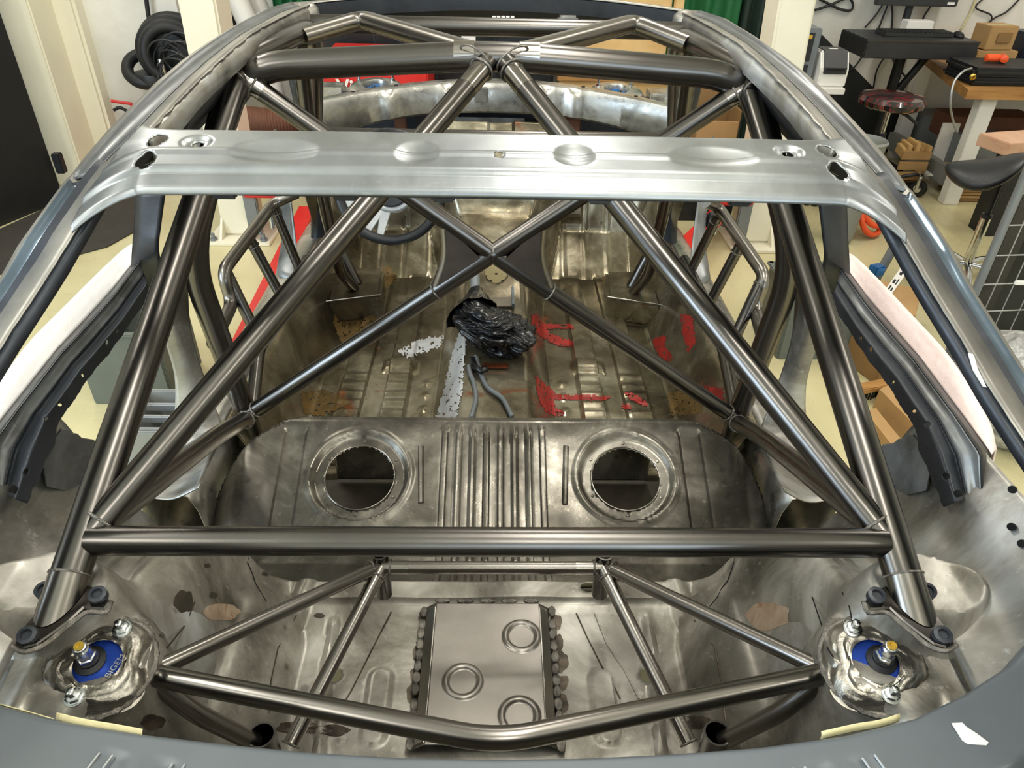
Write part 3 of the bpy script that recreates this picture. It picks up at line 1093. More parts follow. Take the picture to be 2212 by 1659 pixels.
# ---- inner quarter band below the side window: dark pressing with lightening holes, ragged lower edge
UP = [(1822, 571), (1872, 640), (1930, 708), (1985, 770), (2035, 838), (2078, 895), (2140, 980), (2135, 1060)]
LO = [(1795, 650), (1848, 735), (1894, 798), (1922, 834), (1947, 876), (1977, 920), (1992, 985), (2040, 1095)]
for s in (-1, 1):
    def band_pt(u, v, s=s):
        k = u * (len(UP) - 1)
        i = min(int(k), len(UP) - 2)
        f = k - i
        a = Vector(UP[i] + (0,)).lerp(Vector(UP[i + 1] + (0,)), f)
        b = Vector(LO[i] + (0,)).lerp(Vector(LO[i + 1] + (0,)), f)
        jag = 0.05 * mnoise.noise(Vector((u * 14, 0, 0))) + 0.03 * mnoise.noise(Vector((u * 40, 3, 0)))
        if v > 0.8:
            v = v + jag * (v - 0.8) / 0.2
        p = a.lerp(b, v)
        x = 0.785 - 0.045 * ss(0.0, 0.16, v) - 0.012 * ss(0.2, 0.5, v) - 0.035 * ss(0.5, 0.75, v)
        q = P(p.x, p.y, X=x)
        return (q.x * s, q.y, q.z)
    hl = [(0.23, 0.80, 0.008, 0.045), (0.43, 0.86, 0.008, 0.045), (0.63, 0.82, 0.009, 0.05), (0.72, 0.74, 0.010, 0.05), (0.92, 0.75, 0.010, 0.05), (0.17, 0.82, 0.006, 0.04)]
    qb = grid('inner_quarter_band', lin(0, 1, 120), lin(0.46, 1, 26), band_pt, 'dark', car, holes=hl, thick=0.0016)
    grid('belt_ledge', lin(0, 1, 60), lin(0.16, 0.46, 14), band_pt, 'quarter', car, thick=0.0016)
    grid('belt_channel', lin(0, 1, 60), lin(0.0, 0.16, 8), band_pt, 'black', car, thick=0.0016)
    # painted belt edge outside of it
    OU = [(1824, 544), (1860, 568), (1969, 682), (2050, 772), (2131, 905), (2150, 975)]
    IN = [(1822, 572), (1872, 640), (1981, 768), (2071, 888), (2118, 950), (2142, 982)]
    rows = [[], [], [], []]
    for (a, b) in zip(OU, IN):
        o_, i_ = P(a[0], a[1], X=0.822), P(b[0], b[1], X=0.788)
        for r_, q in zip(rows, (o_ + V(0.014, 0, -0.06), o_, o_.lerp(i_, 0.5) + V(0, 0, 0.006), i_)):
            r_.append(V(q.x * s, q.y, q.z))
    rows = [[rows[j][i] for j in range(4)] for i in range(len(OU))]
    patch('belt_edge', rows, 'foam' if s < 0 else 'pink', car, 5, 6, label='white painted body edge' if s < 0 else 'pale pink painted body edge')
    # scalloped wheel-house lip at the bottom of the side opening
    lip = [P(x, y, X=0.70) for (x, y) in ((1862, 1060), (1895, 1000), (1905, 962), (1930, 958), (1938, 950), (1952, 948), (1958, 940), (1972, 940), (1985, 958), (1992, 968), (2010, 1010), (2000, 1060), (1930, 1075))]
    obj('wheel_house_lip', prism_bm([V(q.x * s, q.y, q.z) for q in lip], (0.004 * s, 0.003, 0)), 'quarter', car, smooth=False)
# ---- door pillars and rocker sills
for s in (-1, 1):
    rows = []
    for (pa, pb, pc) in (((1768, 436), (1812, 436), (1828, 440)), ((1776, 500), (1815, 500), (1830, 505)), ((1780, 560), (1818, 566), (1834, 575)), ((1762, 620), (1810, 640), (1838, 640))):
        r_ = []
        for (q, X, dx) in ((pa, 0.655, 0), (pb, 0.70, 0), (pc, 0.725, 0)):
            t_ = P(q[0], q[1], X=X + 0.04 * (q[1] - 436) / 130)
            r_.append(V(t_.x * s, t_.y, t_.z))
        rows.append(r_)
    patch('side_window_pillar', rows, 'black', car, 5, 6, thick=0.004)
    # lower pillar curving into the sill
    rows = []
    for (qa, qb, qc, Xa, Xc) in (((1720, 620), (1775, 610), (1822, 600), 0.72, 0.77), ((1712, 720), (1745, 710), (1782, 700), 0.72, 0.77),
                                 ((1690, 800), (1712, 805), (1748, 800), 0.72, 0.77), ((1660, 880), (1690, 890), (1740, 860), 0.70, 0.78), ((1640, 940), (1690, 950), (1745, 930), 0.68, 0.80), ((1660, 990), (1720, 1010), (1770, 1000), 0.66, 0.80), ((1690, 1060), (1750, 1085), (1830, 1070), 0.60, 0.76)):
        r_ = []
        for q, X in ((qa, Xa), (qb, (Xa + Xc) / 2 - 0.01), (qc, Xc)):
            t_ = P(q[0], q[1], X=X)
            r_.append(V(t_.x * s, t_.y, t_.z))
        rows.append(r_)
    patch('lower_pillar', rows, 'arch', car, 6, 6, thick=0.003)
    # sill
    def sill(y):
        d = 0.02 * ss(2.4, 2.9, y)
        return [(0.69 - d, 0.34), (0.70 - d, 0.46), (0.715 - d, 0.505), (0.745 - d, 0.512), (0.80 - d, 0.50), (0.83 - d, 0.47), (0.835 - d, 0.34), (0.80 - d, 0.26), (0.70 - d, 0.26)]
    sweep_y('rocker_sill', lin(1.25, 2.95, 30), sill, s, 'cowl', car)

# black upper door frame seen between roof rail and brace
for s in (-1, 1):
    obj('upper_door_frame', prism_bm([V(s * 0.610, 1.12, 1.335), V(s * 0.600, 1.35, 1.365), V(s * 0.595, 1.90, 1.395), V(s * 0.60, 1.95, 1.31), V(s * 0.615, 1.70, 1.275), V(s * 0.62, 1.50, 1.262), V(s * 0.62, 1.28, 1.272), V(s * 0.615, 1.18, 1.29)], (s * 0.02, 0, 0)), 'black', car, smooth=False)
# A pillar, hinge post and door-front post
for s in (-1, 1):
    bm = tube_bm(fillet([V(s * 0.55, 2.12, 1.40), V(s * 0.66, 2.62, 0.98), V(s * 0.70, 2.78, 0.60), V(s * 0.73, 2.72, 0.36)], 0.12), 0.034, 10)
    obj('windscreen_pillar', bm, 'dark', car)
    bm = bmesh.new()
    rows = [[V(s * 0.73, 2.55, 0.96), V(s * 0.79, 2.60, 0.96), V(s * 0.80, 2.70, 0.95)], [V(s * 0.745, 2.56, 0.75), V(s * 0.80, 2.62, 0.75), V(s * 0.81, 2.72, 0.75)],
            [V(s * 0.735, 2.50, 0.60), V(s * 0.80, 2.57, 0.60), V(s * 0.81, 2.68, 0.60)], [V(s * 0.71, 2.36, 0.50), V(s * 0.79, 2.40, 0.51), V(s * 0.81, 2.5, 0.51)]]
    patch('hinge_post', rows, 'quarter', car, 6, 6, thick=0.004)
    bm.free()
    for z in (0.86, 0.66):
        hb = box('door_hinge', (s * 0.825, 2.60, z), (0.035, 0.05, 0.06), 'dark', car, bev=0.005)
        lathe('hinge_pin', [(0.008, -0.04), (0.008, 0.04)], 'zinc', hb, (s * 0.835, 2.575, z), n=12)
    # pleated gusset sheet behind the post
    obj('kick_panel', prism_bm([V(s * 0.66, 2.60, 0.97), V(s * 0.72, 2.56, 0.95), V(s * 0.72, 2.80, 0.42), V(s * 0.68, 2.90, 0.42)], (0.003 * s, 0, 0)), 'floor_pan', car, smooth=False)
    # inner front wing rails and struts reaching forward
    tube('wing_rail', [V(s * 0.66, 3.1, 0.92), V(s * 0.62, 3.45, 0.88), V(s * 0.58, 4.0, 0.80)], 0.05, 'cowl', car, n=8)

# ---- cowl (scuttle) beam below the windscreen
def cowl_sec(x):
    k = (x / 0.72) ** 2
    y0, z0 = 3.09 - 0.28 * k, 1.040 - 0.03 * k
    b = 0.0
    for c0 in (-0.42, -0.20, 0.20, 0.31):
        b += 0.012 * bead(c0, 0.03, x)
    low = 0.104 + 0.03 * k + 0.005 * math.cos(x * 7)
    return [(y0 + 0.16, z0 - 0.02), (y0 + 0.02, z0), (y0, z0 - 0.004), (y0 - 0.012 - b, z0 - 0.03), (y0 - 0.012 - b, z0 - low), (y0 - 0.004, z0 - low - 0.008), (y0 + 0.03, z0 - low)]
cw = sweep_x('cowl_beam', lin(-0.72, 0.72, 120), cowl_sec, 'cowl', car)
for (px, py) in ((890, 212), (1420, 218), (1040, 205)):
    pt = P(px, py, Y=3.06)
    box('cowl_bracket', pt, (0.055, 0.012, 0.06), 'cowl', cw, bev=0.004)
for x in (-0.56, -0.4, -0.05, 0.12, 0.35, 0.55):
    yy, zz = cowl_sec(x)[1]
    lathe('stud_hole', [(0.008, 0), (0.008, 0.002)], 'void', cw, (x, yy + 0.03, zz - 0.001), n=12)

# ---- front strut towers with blue top mounts
for s, (px, py) in ((-1, (805, 190)), (1, (1332, 196))):
    c = P(px, py, X=s * 0.53 if s < 0 else 0.53)
    c = V(s * 0.53, 3.36, 0.960)
    tw = lathe('front_strut_tower', [(0.155, -0.30), (0.15, -0.08), (0.138, -0.035), (0.115, -0.008), (0.085, 0.004), (0.056, 0.006), (0.052, 0.0), (0.05, -0.03)], 'cowl', car, c, (0, -0.16, 1), 36, cap=False)
    mt = lathe('strut_mount', [(0.050, -0.028), (0.050, -0.018), (0.020, -0.014), (0.018, 0.0), (0.004, 0.004)], 'cyan', tw, c, (0, -0.16, 1), 24)
    for k in range(3):
        a = k * 2.094 + 0.6
        lathe('stud', [(0.010, 0), (0.010, 0.010), (0.005, 0.010), (0.005, 0.03)], 'zinc', tw, c + V(0.085 * math.cos(a), 0.085 * math.sin(a), 0.002 + 0.013 * math.sin(a)), n=8)
    box('wing_bracket', c + V(s * 0.20, -0.02, -0.03), (0.16, 0.14, 0.07), 'cowl', car, bev=0.02)
box('front_bulkhead_channel', (0, 3.40, 0.70), (1.05, 0.02, 0.30), 'dark', car, bev=0.004)

# dark pressings of the dash area behind the cowl
box('dash_bulkhead', (0, 3.20, 0.80), (1.30, 0.02, 0.34), 'dark', car, bev=0.004)
for (x, w, mt_) in ((0.31, 0.09, 'brown'), (-0.05, 0.34, 'quarter'), (-0.40, 0.05, 'brown')):
    box('firewall_patch', (x, 3.12, 0.83), (w, 0.02, 0.13), mt_, car, bev=0.004)

# seam lines, weld laps and stains of the pressings, laid on the metal itself
on_seat, on_trunk = hitter(seat), hitter(tr)
def seam(fn, pts, par, r=0.0011, mat='void'):
    q = [fn(x, y, 0.0004) for (x, y) in pts]
    q = [v for v in q if v is not None]
    if len(q) > 2:
        tube('seam', q, r, mat, par, n=6)
seam(on_seat, [(1672, 1046), (1650, 1045), (1646, 1060), (1628, 1066), (1624, 1080), (1632, 1092), (1616, 1106), (1612, 1122), (1619, 1140)], seat)
seam(on_seat, [(452, 1040), (470, 1044), (478, 1054), (497, 1060), (494, 1075), (488, 1080)], seat)
seam(on_seat, [(497, 1100), (510, 1105), (508, 1117), (500, 1122), (506, 1140)], seat)
seam(on_trunk, [(1588, 1205), (1584, 1222), (1572, 1255), (1560, 1270), (1550, 1290), (1534, 1310)], tr)
seam(on_trunk, [(536, 1205), (534, 1215), (545, 1240), (552, 1262), (560, 1275), (575, 1300)], tr)
seam(on_trunk, [(1755, 1290), (1775, 1350), (1788, 1400), (1800, 1420)], tr)
seam(on_trunk, [(1840, 1335), (1835, 1310), (1820, 1280)], tr)
def stain(fn, cx, cy, rx, ry, mat, par, seed=0):
    n = 26
    vs, fs = [], []
    c_ = fn(cx, cy, 0.0006)
    if c_ is None:
        return
    vs.append(c_)
    for ring in (0.5, 1.0):
        for i in range(n):
            a = 2 * PI * i / n
            k_ = ring * (1 + 0.28 * mnoise.noise(Vector((math.cos(a) * 1.6 + seed, math.sin(a) * 1.6, seed * 3))))
            q = fn(cx + rx * k_ * math.cos(a), cy + ry * k_ * math.sin(a), 0.0006)
            vs.append(q if q is not None else c_)
    for i in range(n):
        j = (i + 1) % n
        fs.append((0, 1 + i, 1 + j))
        fs.append((1 + i, 1 + n + i, 1 + n + j, 1 + j))
    obj('stain', (vs, fs), mat, par)
for k_, (x, y, rx, ry) in enumerate([(398, 1300, 22, 24), (460, 1286, 9, 7), (448, 1222, 8, 5), (370, 1338, 9, 7), (352, 1372, 8, 6), (610, 1150, 6, 5), (572, 1240, 7, 5), (700, 1205, 5, 4), (690, 1330, 12, 6)]):
    stain(on_trunk, x, y, rx, ry, 'oil_and_cavity', tr, k_)
stain(on_trunk, 1662, 1330, 46, 30, 'rustwash', tr, 5)
stain(on_trunk, 478, 1322, 40, 18, 'rustwash', tr, 9)
for k_, (x, y, rx, ry) in enumerate([(560, 1055, 6, 5), (620, 1012, 5, 4), (590, 975, 5, 3), (482, 1030, 7, 4), (1500, 985, 5, 3)]):
    stain(on_seat, x, y, rx, ry, 'oil_and_cavity', seat, k_ + 20)

for (x, y, rx, ry) in [(918, 1340, 14, 16), (915, 1375, 12, 14), (906, 1415, 16, 20), (900, 1460, 14, 18), (895, 1500, 18, 24), (905, 1540, 14, 16), (1200, 1345, 14, 18), (1206, 1390, 12, 18), (1212, 1430, 16, 22), (1214, 1475, 14, 18), (1212, 1520, 16, 22), (1205, 1560, 16, 18)]:
    stain(on_trunk, x, y, rx, ry, 'heat', tr, x * 0.01 + y * 0.03)
for (x, y, rx, ry) in [(640, 1572, 46, 14), (720, 1578, 40, 12), (1500, 1560, 34, 16), (1470, 1530, 22, 12), (1250, 1560, 30, 12), (820, 1560, 26, 12), (400, 1520, 22, 12), (330, 1560, 26, 16)]:
    stain(on_trunk, x, y, rx, ry, 'heat', tr, x * 0.013)
seam(on_trunk, [(845, 1322), (820, 1370), (790, 1430), (760, 1490), (742, 1520)], tr, 0.0016, 'heat')
seam(on_trunk, [(1245, 1325), (1270, 1380), (1300, 1440), (1330, 1490), (1340, 1510)], tr, 0.0016, 'heat')
seam(on_trunk, [(1285, 1325), (1310, 1390), (1350, 1450), (1380, 1510)], tr, 0.0022, 'trunk')
seam(on_trunk, [(640, 1330), (600, 1400), (585, 1470), (580, 1540)], tr, 0.0014, 'heat')
seam(on_trunk, [(1500, 1340), (1545, 1400), (1560, 1480), (1568, 1560)], tr, 0.0014, 'heat')
seam(on_trunk, [(420, 1300), (400, 1350), (360, 1400)], tr, 0.0014, 'heat')

# ================================================================== ROLL CAGE
def weld(name_parent, c, ax, R, r=0.0035, seed=0, mat='weld'):
    r = r * 0.62
    o = obj('weld_bead', torus_bm(R, r, axis_mtx(c, ax), 30, 7, 0.22, seed=seed), mat, name_parent)
    return o


def band(parent, a, b, r):
    """ground-bright sleeve of a tube end"""
    a, b = Vector(a), Vector(b)
    return tube('ground_band', [a, b], r + 0.0005, 'band', parent, n=20)


HT = V(-0.520, 1.56, 1.391)
HB = V(-0.682, 1.495, 1.00)
HF = V(-0.665, 1.565, 0.50)
hoop = tube('main_hoop', [mir(HF) + V(0, 0.0, -0.2), mir(HF), mir(HB), mir(HT) + V(0.005, 0, -0.005), V(0, 1.56, 1.418), HT + V(-0.005, 0, -0.005), HB, HF, HF + V(0, 0, -0.2)], 0.0285, 'tube', car, bend=0.11, n=24)
FT = V(-0.568, 0.628, 0.910)
HC = V(-0.005, 1.535, 1.405)
NODE = HT.lerp(FT, 0.927)           # where cross bar, diagonal and brace meet
NODE_Z = NODE
for s in (-1, 1):
    m = (lambda p: p) if s < 0 else mir
    br = tube('rear_brace', [m(HT + V(0.004, -0.01, -0.02)), m(FT + (FT - HT).normalized() * 0.05)], 0.0252, 'tube', car, n=24)
    d = (HT - FT).normalized()
    for v_ in br.data.vertices:
        if v_.co.z < 0.916:
            v_.co += m(d) * ((0.916 - v_.co.z) / d.z)
    be = tube('brace_end', [m(FT - d * 0.05), m(FT + d * 0.035)], 0.0256, 'tube2', br, n=24)
    for v_ in be.data.vertices:
        if v_.co.z < 0.916 and (v_.co - m(FT)).dot(m(d)) < 0:
            v_.co += m(d) * ((0.916 - v_.co.z) / d.z)
    weld(br, m(HT - d * 0.045), m(d), 0.0245, 0.004, 1)
    weld(br, m(FT + d * 0.036), m(d), 0.0255, 0.003, 2)
    # long V diagonal from hoop centre to the brace foot node
    a, b = m(V(-0.018, 1.54, 1.408)), m(NODE + V(-0.002, -0.004, -0.004))
    dg = tube('backstay_diagonal', [a, b], 0.0215, 'tube', car, n=24)
    dd = (b - a).normalized()
    band(dg, a + dd * 0.02, a + dd * 0.085, 0.0215)
    weld(dg, a + dd * 0.024, dd, 0.024, 0.004, 4)
    weld(dg, b - dd * 0.045, dd, 0.0225, 0.004, 5)
    # upper half and lower half of the hoop X
    xa, xb = m(V(-0.512, 1.545, 1.372)), V(-0.005, 1.50, 1.017)
    xu = tube('hoop_cross_tube', [xa, xb], 0.0205, 'tube', car, n=24)
    weld(xu, xa + (xb - xa).normalized() * 0.03, xb - xa, 0.022, 0.004, 6)
    band(xu, xa + (xb - xa).normalized() * 0.02, xa + (xb - xa).normalized() * 0.05, 0.0205)
    ya = m(V(-0.655, 1.545, 0.522))
    xl = tube('hoop_cross_tube', [xb + V(0, 0, 0), ya], 0.0205, 'tube', car, n=24)
    weld(xl, ya + (xb - ya).normalized() * 0.035, xb - ya, 0.022, 0.004, 7)
    # pair of gusset skins closing the side of the X
    g0 = xb.lerp(xa, 0.20)
    g1 = xb.lerp(ya, 0.20)
    gm = xb.lerp((g0 + g1) / 2, 0.25)
    for dy in (-0.017, 0.017):
        off = V(0, dy, dy * 0.1)
        obj('cross_gusset', prism_bm([g0 + off, gm + off, g1 + off, (g0 + g1) / 2 + off - m(V(-0.012, 0, 0))], (0, 0.002, 0)), 'gusset', xu, smooth=False)
    tube('gusset_edge', [g0, (g0 + g1) / 2 - m(V(-0.018, 0, 0)), g1], 0.017, 'tube2', xu, bend=0.05, n=16)
    weld(xl, g1, g1 - xb, 0.0215, 0.004, 8)
    # seat-level tube from hoop foot back to the rear node
    la, lb = m(V(-0.655, 1.54, 0.515)), m(NODE + V(0.0, 0.05, -0.012))
    lt = tube('lower_backstay', [la, la.lerp(lb, 0.30) + V(0, 0, 0.012), lb], 0.0215, 'tube2', car, bend=0.1, n=24)
    weld(lt, la + (lb - la).normalized() * 0.03, lb - la, 0.0225, 0.004, 9)
    # front hoop leg, roof side tube, roof diagonals
    rs = tube('roof_side_tube', [m(HT + V(0.0, 0.02, 0.0)), m(V(-0.478, 1.74, 1.402)), m(V(-0.455, 2.0, 1.396)), m(V(-0.60, 2.46, 1.00)), m(V(-0.645, 2.64, 0.60)), m(V(-0.55, 2.60, 0.38))], 0.0225, 'tube', car, bend=0.10, n=20)
    rd = tube('roof_diagonal', [m(V(-0.045, 1.575, 1.418)), P(783, 42, Y=1.99) if s < 0 else P(1368, 50, Y=1.99), m(V(-0.455, 1.86, 1.395))], 0.0215, 'tube2', car, bend=0.04, n=20)
    sp = tube('pillar_support_tube', [m(V(-0.50, 2.0, 1.385)), m(V(-0.53, 2.10, 1.10)), m(V(-0.57, 2.42, 0.52)), m(V(-0.55, 2.55, 0.38))], 0.02, 'tube', car, bend=0.2, n=18)
    # door bars
    if s < 0:
        q = [P(640, 417, X=-0.66), P(590, 440, X=-0.74), P(480, 588, X=-0.775), P(502, 655, X=-0.765), P(474, 712, X=-0.745), P(462, 742, X=-0.72)]
        low = [P(662, 560, X=-0.69), P(606, 655, X=-0.70), P(560, 740, X=-0.69), P(545, 880, X=-0.66)]
        rungs = [(P(590, 447, X=-0.735), P(648, 585, X=-0.70)), (P(540, 518, X=-0.76), P(618, 660, X=-0.705)), (P(490, 590, X=-0.772), P(560, 735, X=-0.70))]
    else:
        q = [P(1523, 436, X=0.66), P(1552, 448, X=0.74), P(1655, 600, X=0.775), P(1630, 665, X=0.765), P(1645, 720, X=0.745), P(1655, 748, X=0.72)]
        low = [P(1478, 560, X=0.69), P(1525, 655, X=0.70), P(1560, 740, X=0.69), P(1588, 880, X=0.66)]
        rungs = [(P(1550, 468, X=0.735), P(1490, 590, X=0.70)), (P(1598, 532, X=0.76), P(1530, 660, X=0.705)), (P(1648, 598, X=0.772), P(1585, 735, X=0.70))]
    db = tube('door_bar', q, 0.0185, 'tube2', car, bend=0.055, n=18)
    lbm = tube('door_bar', low, 0.0185, 'tube', car, bend=0.08, n=18)
    for k, (a, b) in enumerate(rungs):
        rg = tube('door_bar_rung', [a, b], 0.0165, 'tube', car, n=18)
        d_ = (b - a).normalized()
        weld(rg, a + d_ * 0.022, d_, 0.0178, 0.003, k)
        if k < 2:
            weld(rg, b - d_ * 0.012, d_, 0.0178, 0.003, k + 3)
# polished weld zone at hoop centre
weld(hoop, V(0.032, 1.534, 1.414), V(0.5, -0.6, -0.6), 0.036, 0.0035, 2)
weld(hoop, V(-0.042, 1.534, 1.414), V(-0.5, -0.6, -0.6), 0.036, 0.0035, 3)
for (x0, x1) in ((-0.085, -0.045), (0.045, 0.085)):
    band(hoop, V(x0, 1.56, 1.4165), V(x1, 1.56, 1.4165), 0.0275)
# spacer ring at the X centre
bm = bmesh.new()
bmesh.ops.create_uvsphere(bm, u_segments=20, v_segments=12, radius=0.0225)
bmesh.ops.translate(bm, verts=bm.verts, vec=V(-0.005, 1.50, 1.017))
obj('cross_joint', bm, 'tube', car)
# cross bar over the rear braces
xb0, xb1 = V(NODE.x + 0.014, NODE.y + 0.002, NODE.z + 0.005), mir(V(NODE.x + 0.014, NODE.y + 0.002, NODE.z + 0.005))
xbar = tube('rear_cross_bar', [xb0, xb1], 0.0205, 'tube', car, n=28)
# dash tube and windscreen header tube
tube('dash_tube', [V(-0.60, 2.46, 1.005), V(0.60, 2.46, 1.005)], 0.019, 'tube', car, n=18)
tube('header_tube', [V(-0.48, 2.07, 1.393), V(0.48, 2.07, 1.393)], 0.0225, 'tube', car, n=18)
box('welded_nut_plate', P(1226, 42, Y=2.10), (0.055, 0.02, 0.02), 'weld', fhd, bev=0.006)

# feet of the rear braces: thick plates with bolt bosses on the wheel houses
for s in (-1, 1):
    top = [(112, 1268), (190, 1262), (228, 1278), (236, 1300), (226, 1316), (180, 1312), (150, 1340), (112, 1368), (78, 1392), (48, 1400), (30, 1392), (34, 1372), (70, 1330), (90, 1285)]
    pz = 0.915
    poly = [P(x, y, Z=pz ) for (x, y) in top]
    poly = [V(q.x * -s, q.y, q.z) for q in poly]
    bm = prism_bm(poly, (0, 0, -0.012))
    bmesh.ops.bevel(bm, geom=[e for e in bm.edges if all(abs(v.co.z) > 0.91 for v in e.verts)], offset=0.002, segments=1, affect='EDGES')
    fpl = obj('brace_foot_plate', bm, 'tube', car, smooth=False)
    c = [P(x, y, Z=pz - 0.004 ) for (x, y) in [(26, 1395), (52, 1408), (90, 1396), (130, 1366), (165, 1338), (190, 1322), (228, 1322), (240, 1300)]]
    cable('foot_weld', [V(q.x * -s, q.y, q.z) for q in c], 0.0035, 'weld', fpl)
    for (x, y) in ((60, 1374), (212, 1286), (96, 1276)):
        q = P(x, y, Z=pz + 0.004 )
        lathe('bolt_boss', [(0.0115, -0.006), (0.0115, 0.005), (0.007, 0.006), (0.0065, 0.001), (0.001, 0.001)], 'dark', fpl, V(q.x * -s, q.y, q.z), (-0.1 * s, -0.3, 1), 18)

# rear shock mounts: polished domes, blue anodised plates, shafts and studs
for s in (-1, 1):
    c = P(212, 1432, Z=0.845)
    c = V(c.x * -s, c.y, c.z)
    ax = V(-s * 0.10, -0.22, 1).normalized()
    dome = []
    for j in range(22):
        for i in range(64):
            a, t = 2 * PI * i / 64, j / 21
            r = 0.030 + 0.037 * t
            wob = 1 + 0.10 * math.sin(a * 3 + s) + 0.05 * math.sin(a * 5)
            z = 0.002 - 0.016 * ss(0.45, 1.0, t) + 0.0020 * mnoise.noise(Vector((math.cos(a) * 3, math.sin(a) * 3, t * 7)))
            z += 0.003 * ss(0.62, 0.72, t) * ss(0.86, 0.76, t) * (1 + math.sin(a * 17)) * 0.5
            dome.append(V(r * wob * math.cos(a), r * wob * math.sin(a), z) if t > 0.15 else V(r * math.cos(a), r * math.sin(a), z))
    fs = [(j * 64 + i, j * 64 + (i + 1) % 64, (j + 1) * 64 + (i + 1) % 64, (j + 1) * 64 + i) for j in range(21) for i in range(64)]
    mx = axis_mtx(c, ax)
    tw = obj('shock_tower_cap', ([mx @ v for v in dome], fs), 'tower', car)
    obj('tower_weld', torus_bm(0.068, 0.0035, axis_mtx(c - ax * 0.013, ax), 60, 8, 0.3), 'weld', tw)
    pt = lathe('top_mount_plate', [(0.034, -0.010), (0.034, -0.004), (0.001, -0.004)], 'blue', car, c, ax, 36, label='blue anodised top mount plate')
    # engraved maker word round the plate
    text('engraving', 'BIGEM', 0.0115, frame_mtx(c + V(0.0225 * -s * -1 if s > 0 else 0.0225, -0.003, 0) - ax * 0.0034, V(0.1 * s, -s * 1.0, -0.2 * s) if s > 0 else V(0.35, 1, 0.2), V(1, 0, 0) if s > 0 else V(-1, 0.3, 0)), 'silver', pt, 0.0003)
    sc = c + V(s * 0.011, 0.004, 0) if s > 0 else c + V(-0.013, 0.004, 0)
    sh = lathe('damper_shaft', [(0.0205, -0.009), (0.020, 0.0), (0.0135, 0.004), (0.0135, 0.008)], 'rubber', car, sc, ax, 28)
    lathe('lock_nut', [(0.0125, 0.006), (0.0125, 0.017), (0.0105, 0.018), (0.0105, 0.027), (0.009, 0.029)], 'zinc', sh, sc, ax, 6)
    lathe('adjuster', [(0.0095, 0.027), (0.0095, 0.037), (0.0075, 0.039), (0.0075, 0.043), (0.004, 0.044), (0.0035, 0.041), (0.001, 0.041)], 'zinc', sh, sc, ax, 24)
    lathe('adjuster_cap', [(0.0062, 0.0435), (0.0062, 0.046), (0.003, 0.046), (0.003, 0.044), (0.001, 0.044)], 'brass', sh, sc, ax, 16)
    for (dx, dy) in ((0.016 * -s, 0.044), (-0.008 * -s - 0.004, -0.044)):
        q = c + V(dx, dy, 0.22 * dy + 0.002)
        st = lathe('mount_stud', [(0.0115, 0.0), (0.0115, 0.002), (0.0095, 0.0025), (0.0095, 0.009), (0.0055, 0.010), (0.0055, 0.021), (0.004, 0.022)], 'zinc', tw, q, ax, 6)
        lathe('washer', [(0.0125, -0.001), (0.0125, 0.0015), (0.006, 0.0018)], 'zinc', st, q, ax, 20)

# strut bracing in the boot: small tube frame
K = V(-0.203, 0.90, 0.665)
RG = P(308, 1454, Y=0.60)
RG = V(RG.x, RG.y, RG.z)
for s in (-1, 1):
    m = (lambda p: p) if s < 0 else mir
    a = tube('boot_strut', [m(K + V(-0.01, 0, 0)), m(P(345, 1442, Y=0.612))], 0.0125, 'tube2', car, n=20)
    weld(a, m(K + V(-0.02, -0.006, 0.004)), m(V(-1, -0.9, 0.5)), 0.0135, 0.003, 1)
    b = tube('boot_strut', [m(K), m(P(628, 1608, Z=0.56))], 0.0125, 'tube2', car, n=20)
    e0, e1 = m(K), m(P(628, 1608, Z=0.56))
    d = (e1 - e0).normalized()
    band(b, e0 + d * 0.02, e0 + d * 0.075, 0.0125)
    band(b, e1 - d * 0.06, e1, 0.0125)
    weld(b, e0 + d * 0.018, d, 0.014, 0.0035, 2)
    weld(b, e1, d, 0.014, 0.003, 3)
    # open vertical sockets
    for (q, r_) in ((K + V(-0.004, 0.014, 0.0), 0.0155), (P(570, 1604, Z=0.61), 0.021)):
        q = m(q)
        sk = lathe('open_tube_socket', [(r_, -0.09), (r_, 0.022), (r_ - 0.003, 0.022), (r_ - 0.003, -0.06)], 'tube', car, q, (0, 0, 1), 28, cap=False)
        lathe('socket_floor', [(r_ - 0.002, -0.055), (0.001, -0.055)], 'void', sk, q, (0, 0, 1), 20)
    # stub ring on the tower and the tubes that leave it
    rg = m(RG)
    d0 = m(P(1075, 1600, Y=0.49) - RG)
    d0.x = abs(d0.x) * -s * 1
    d0 = V(-s * abs(d0.x), d0.y, d0.z).normalized()
    rc = obj('tower_stub_ring', torus_bm(0.021, 0.0075, axis_mtx(rg + d0 * 0.010, d0), 36, 8, 0.10), 'weld', car)
    lt = tube('lower_boot_strut', [m(RG + V(0.02, -0.005, -0.02)), m(P(420, 1540, Z=0.72)), m(P(552, 1604, Z=0.615))], 0.0135, 'tube2', car, bend=0.1, n=20)
kb = tube('boot_cross_tube', [K, mir(K)], 0.0120, 'tube2', car, n=20)
band(kb, K + V(0.012, 0, 0), K + V(0.05, 0, 0), 0.012)
band(kb, mir(K) - V(0.05, 0, 0), mir(K) - V(0.012, 0, 0), 0.012)
for s in (-1, 1):
    weld(kb, V(s * 0.187, K.y, K.z), V(1, 0, 0), 0.0135, 0.0035, s + 2)
vb = tube('tower_v_bar', [RG, P(1075, 1603, Y=0.487), mir(RG)], 0.0150, 'tube2', car, bend=0.05, n=24)

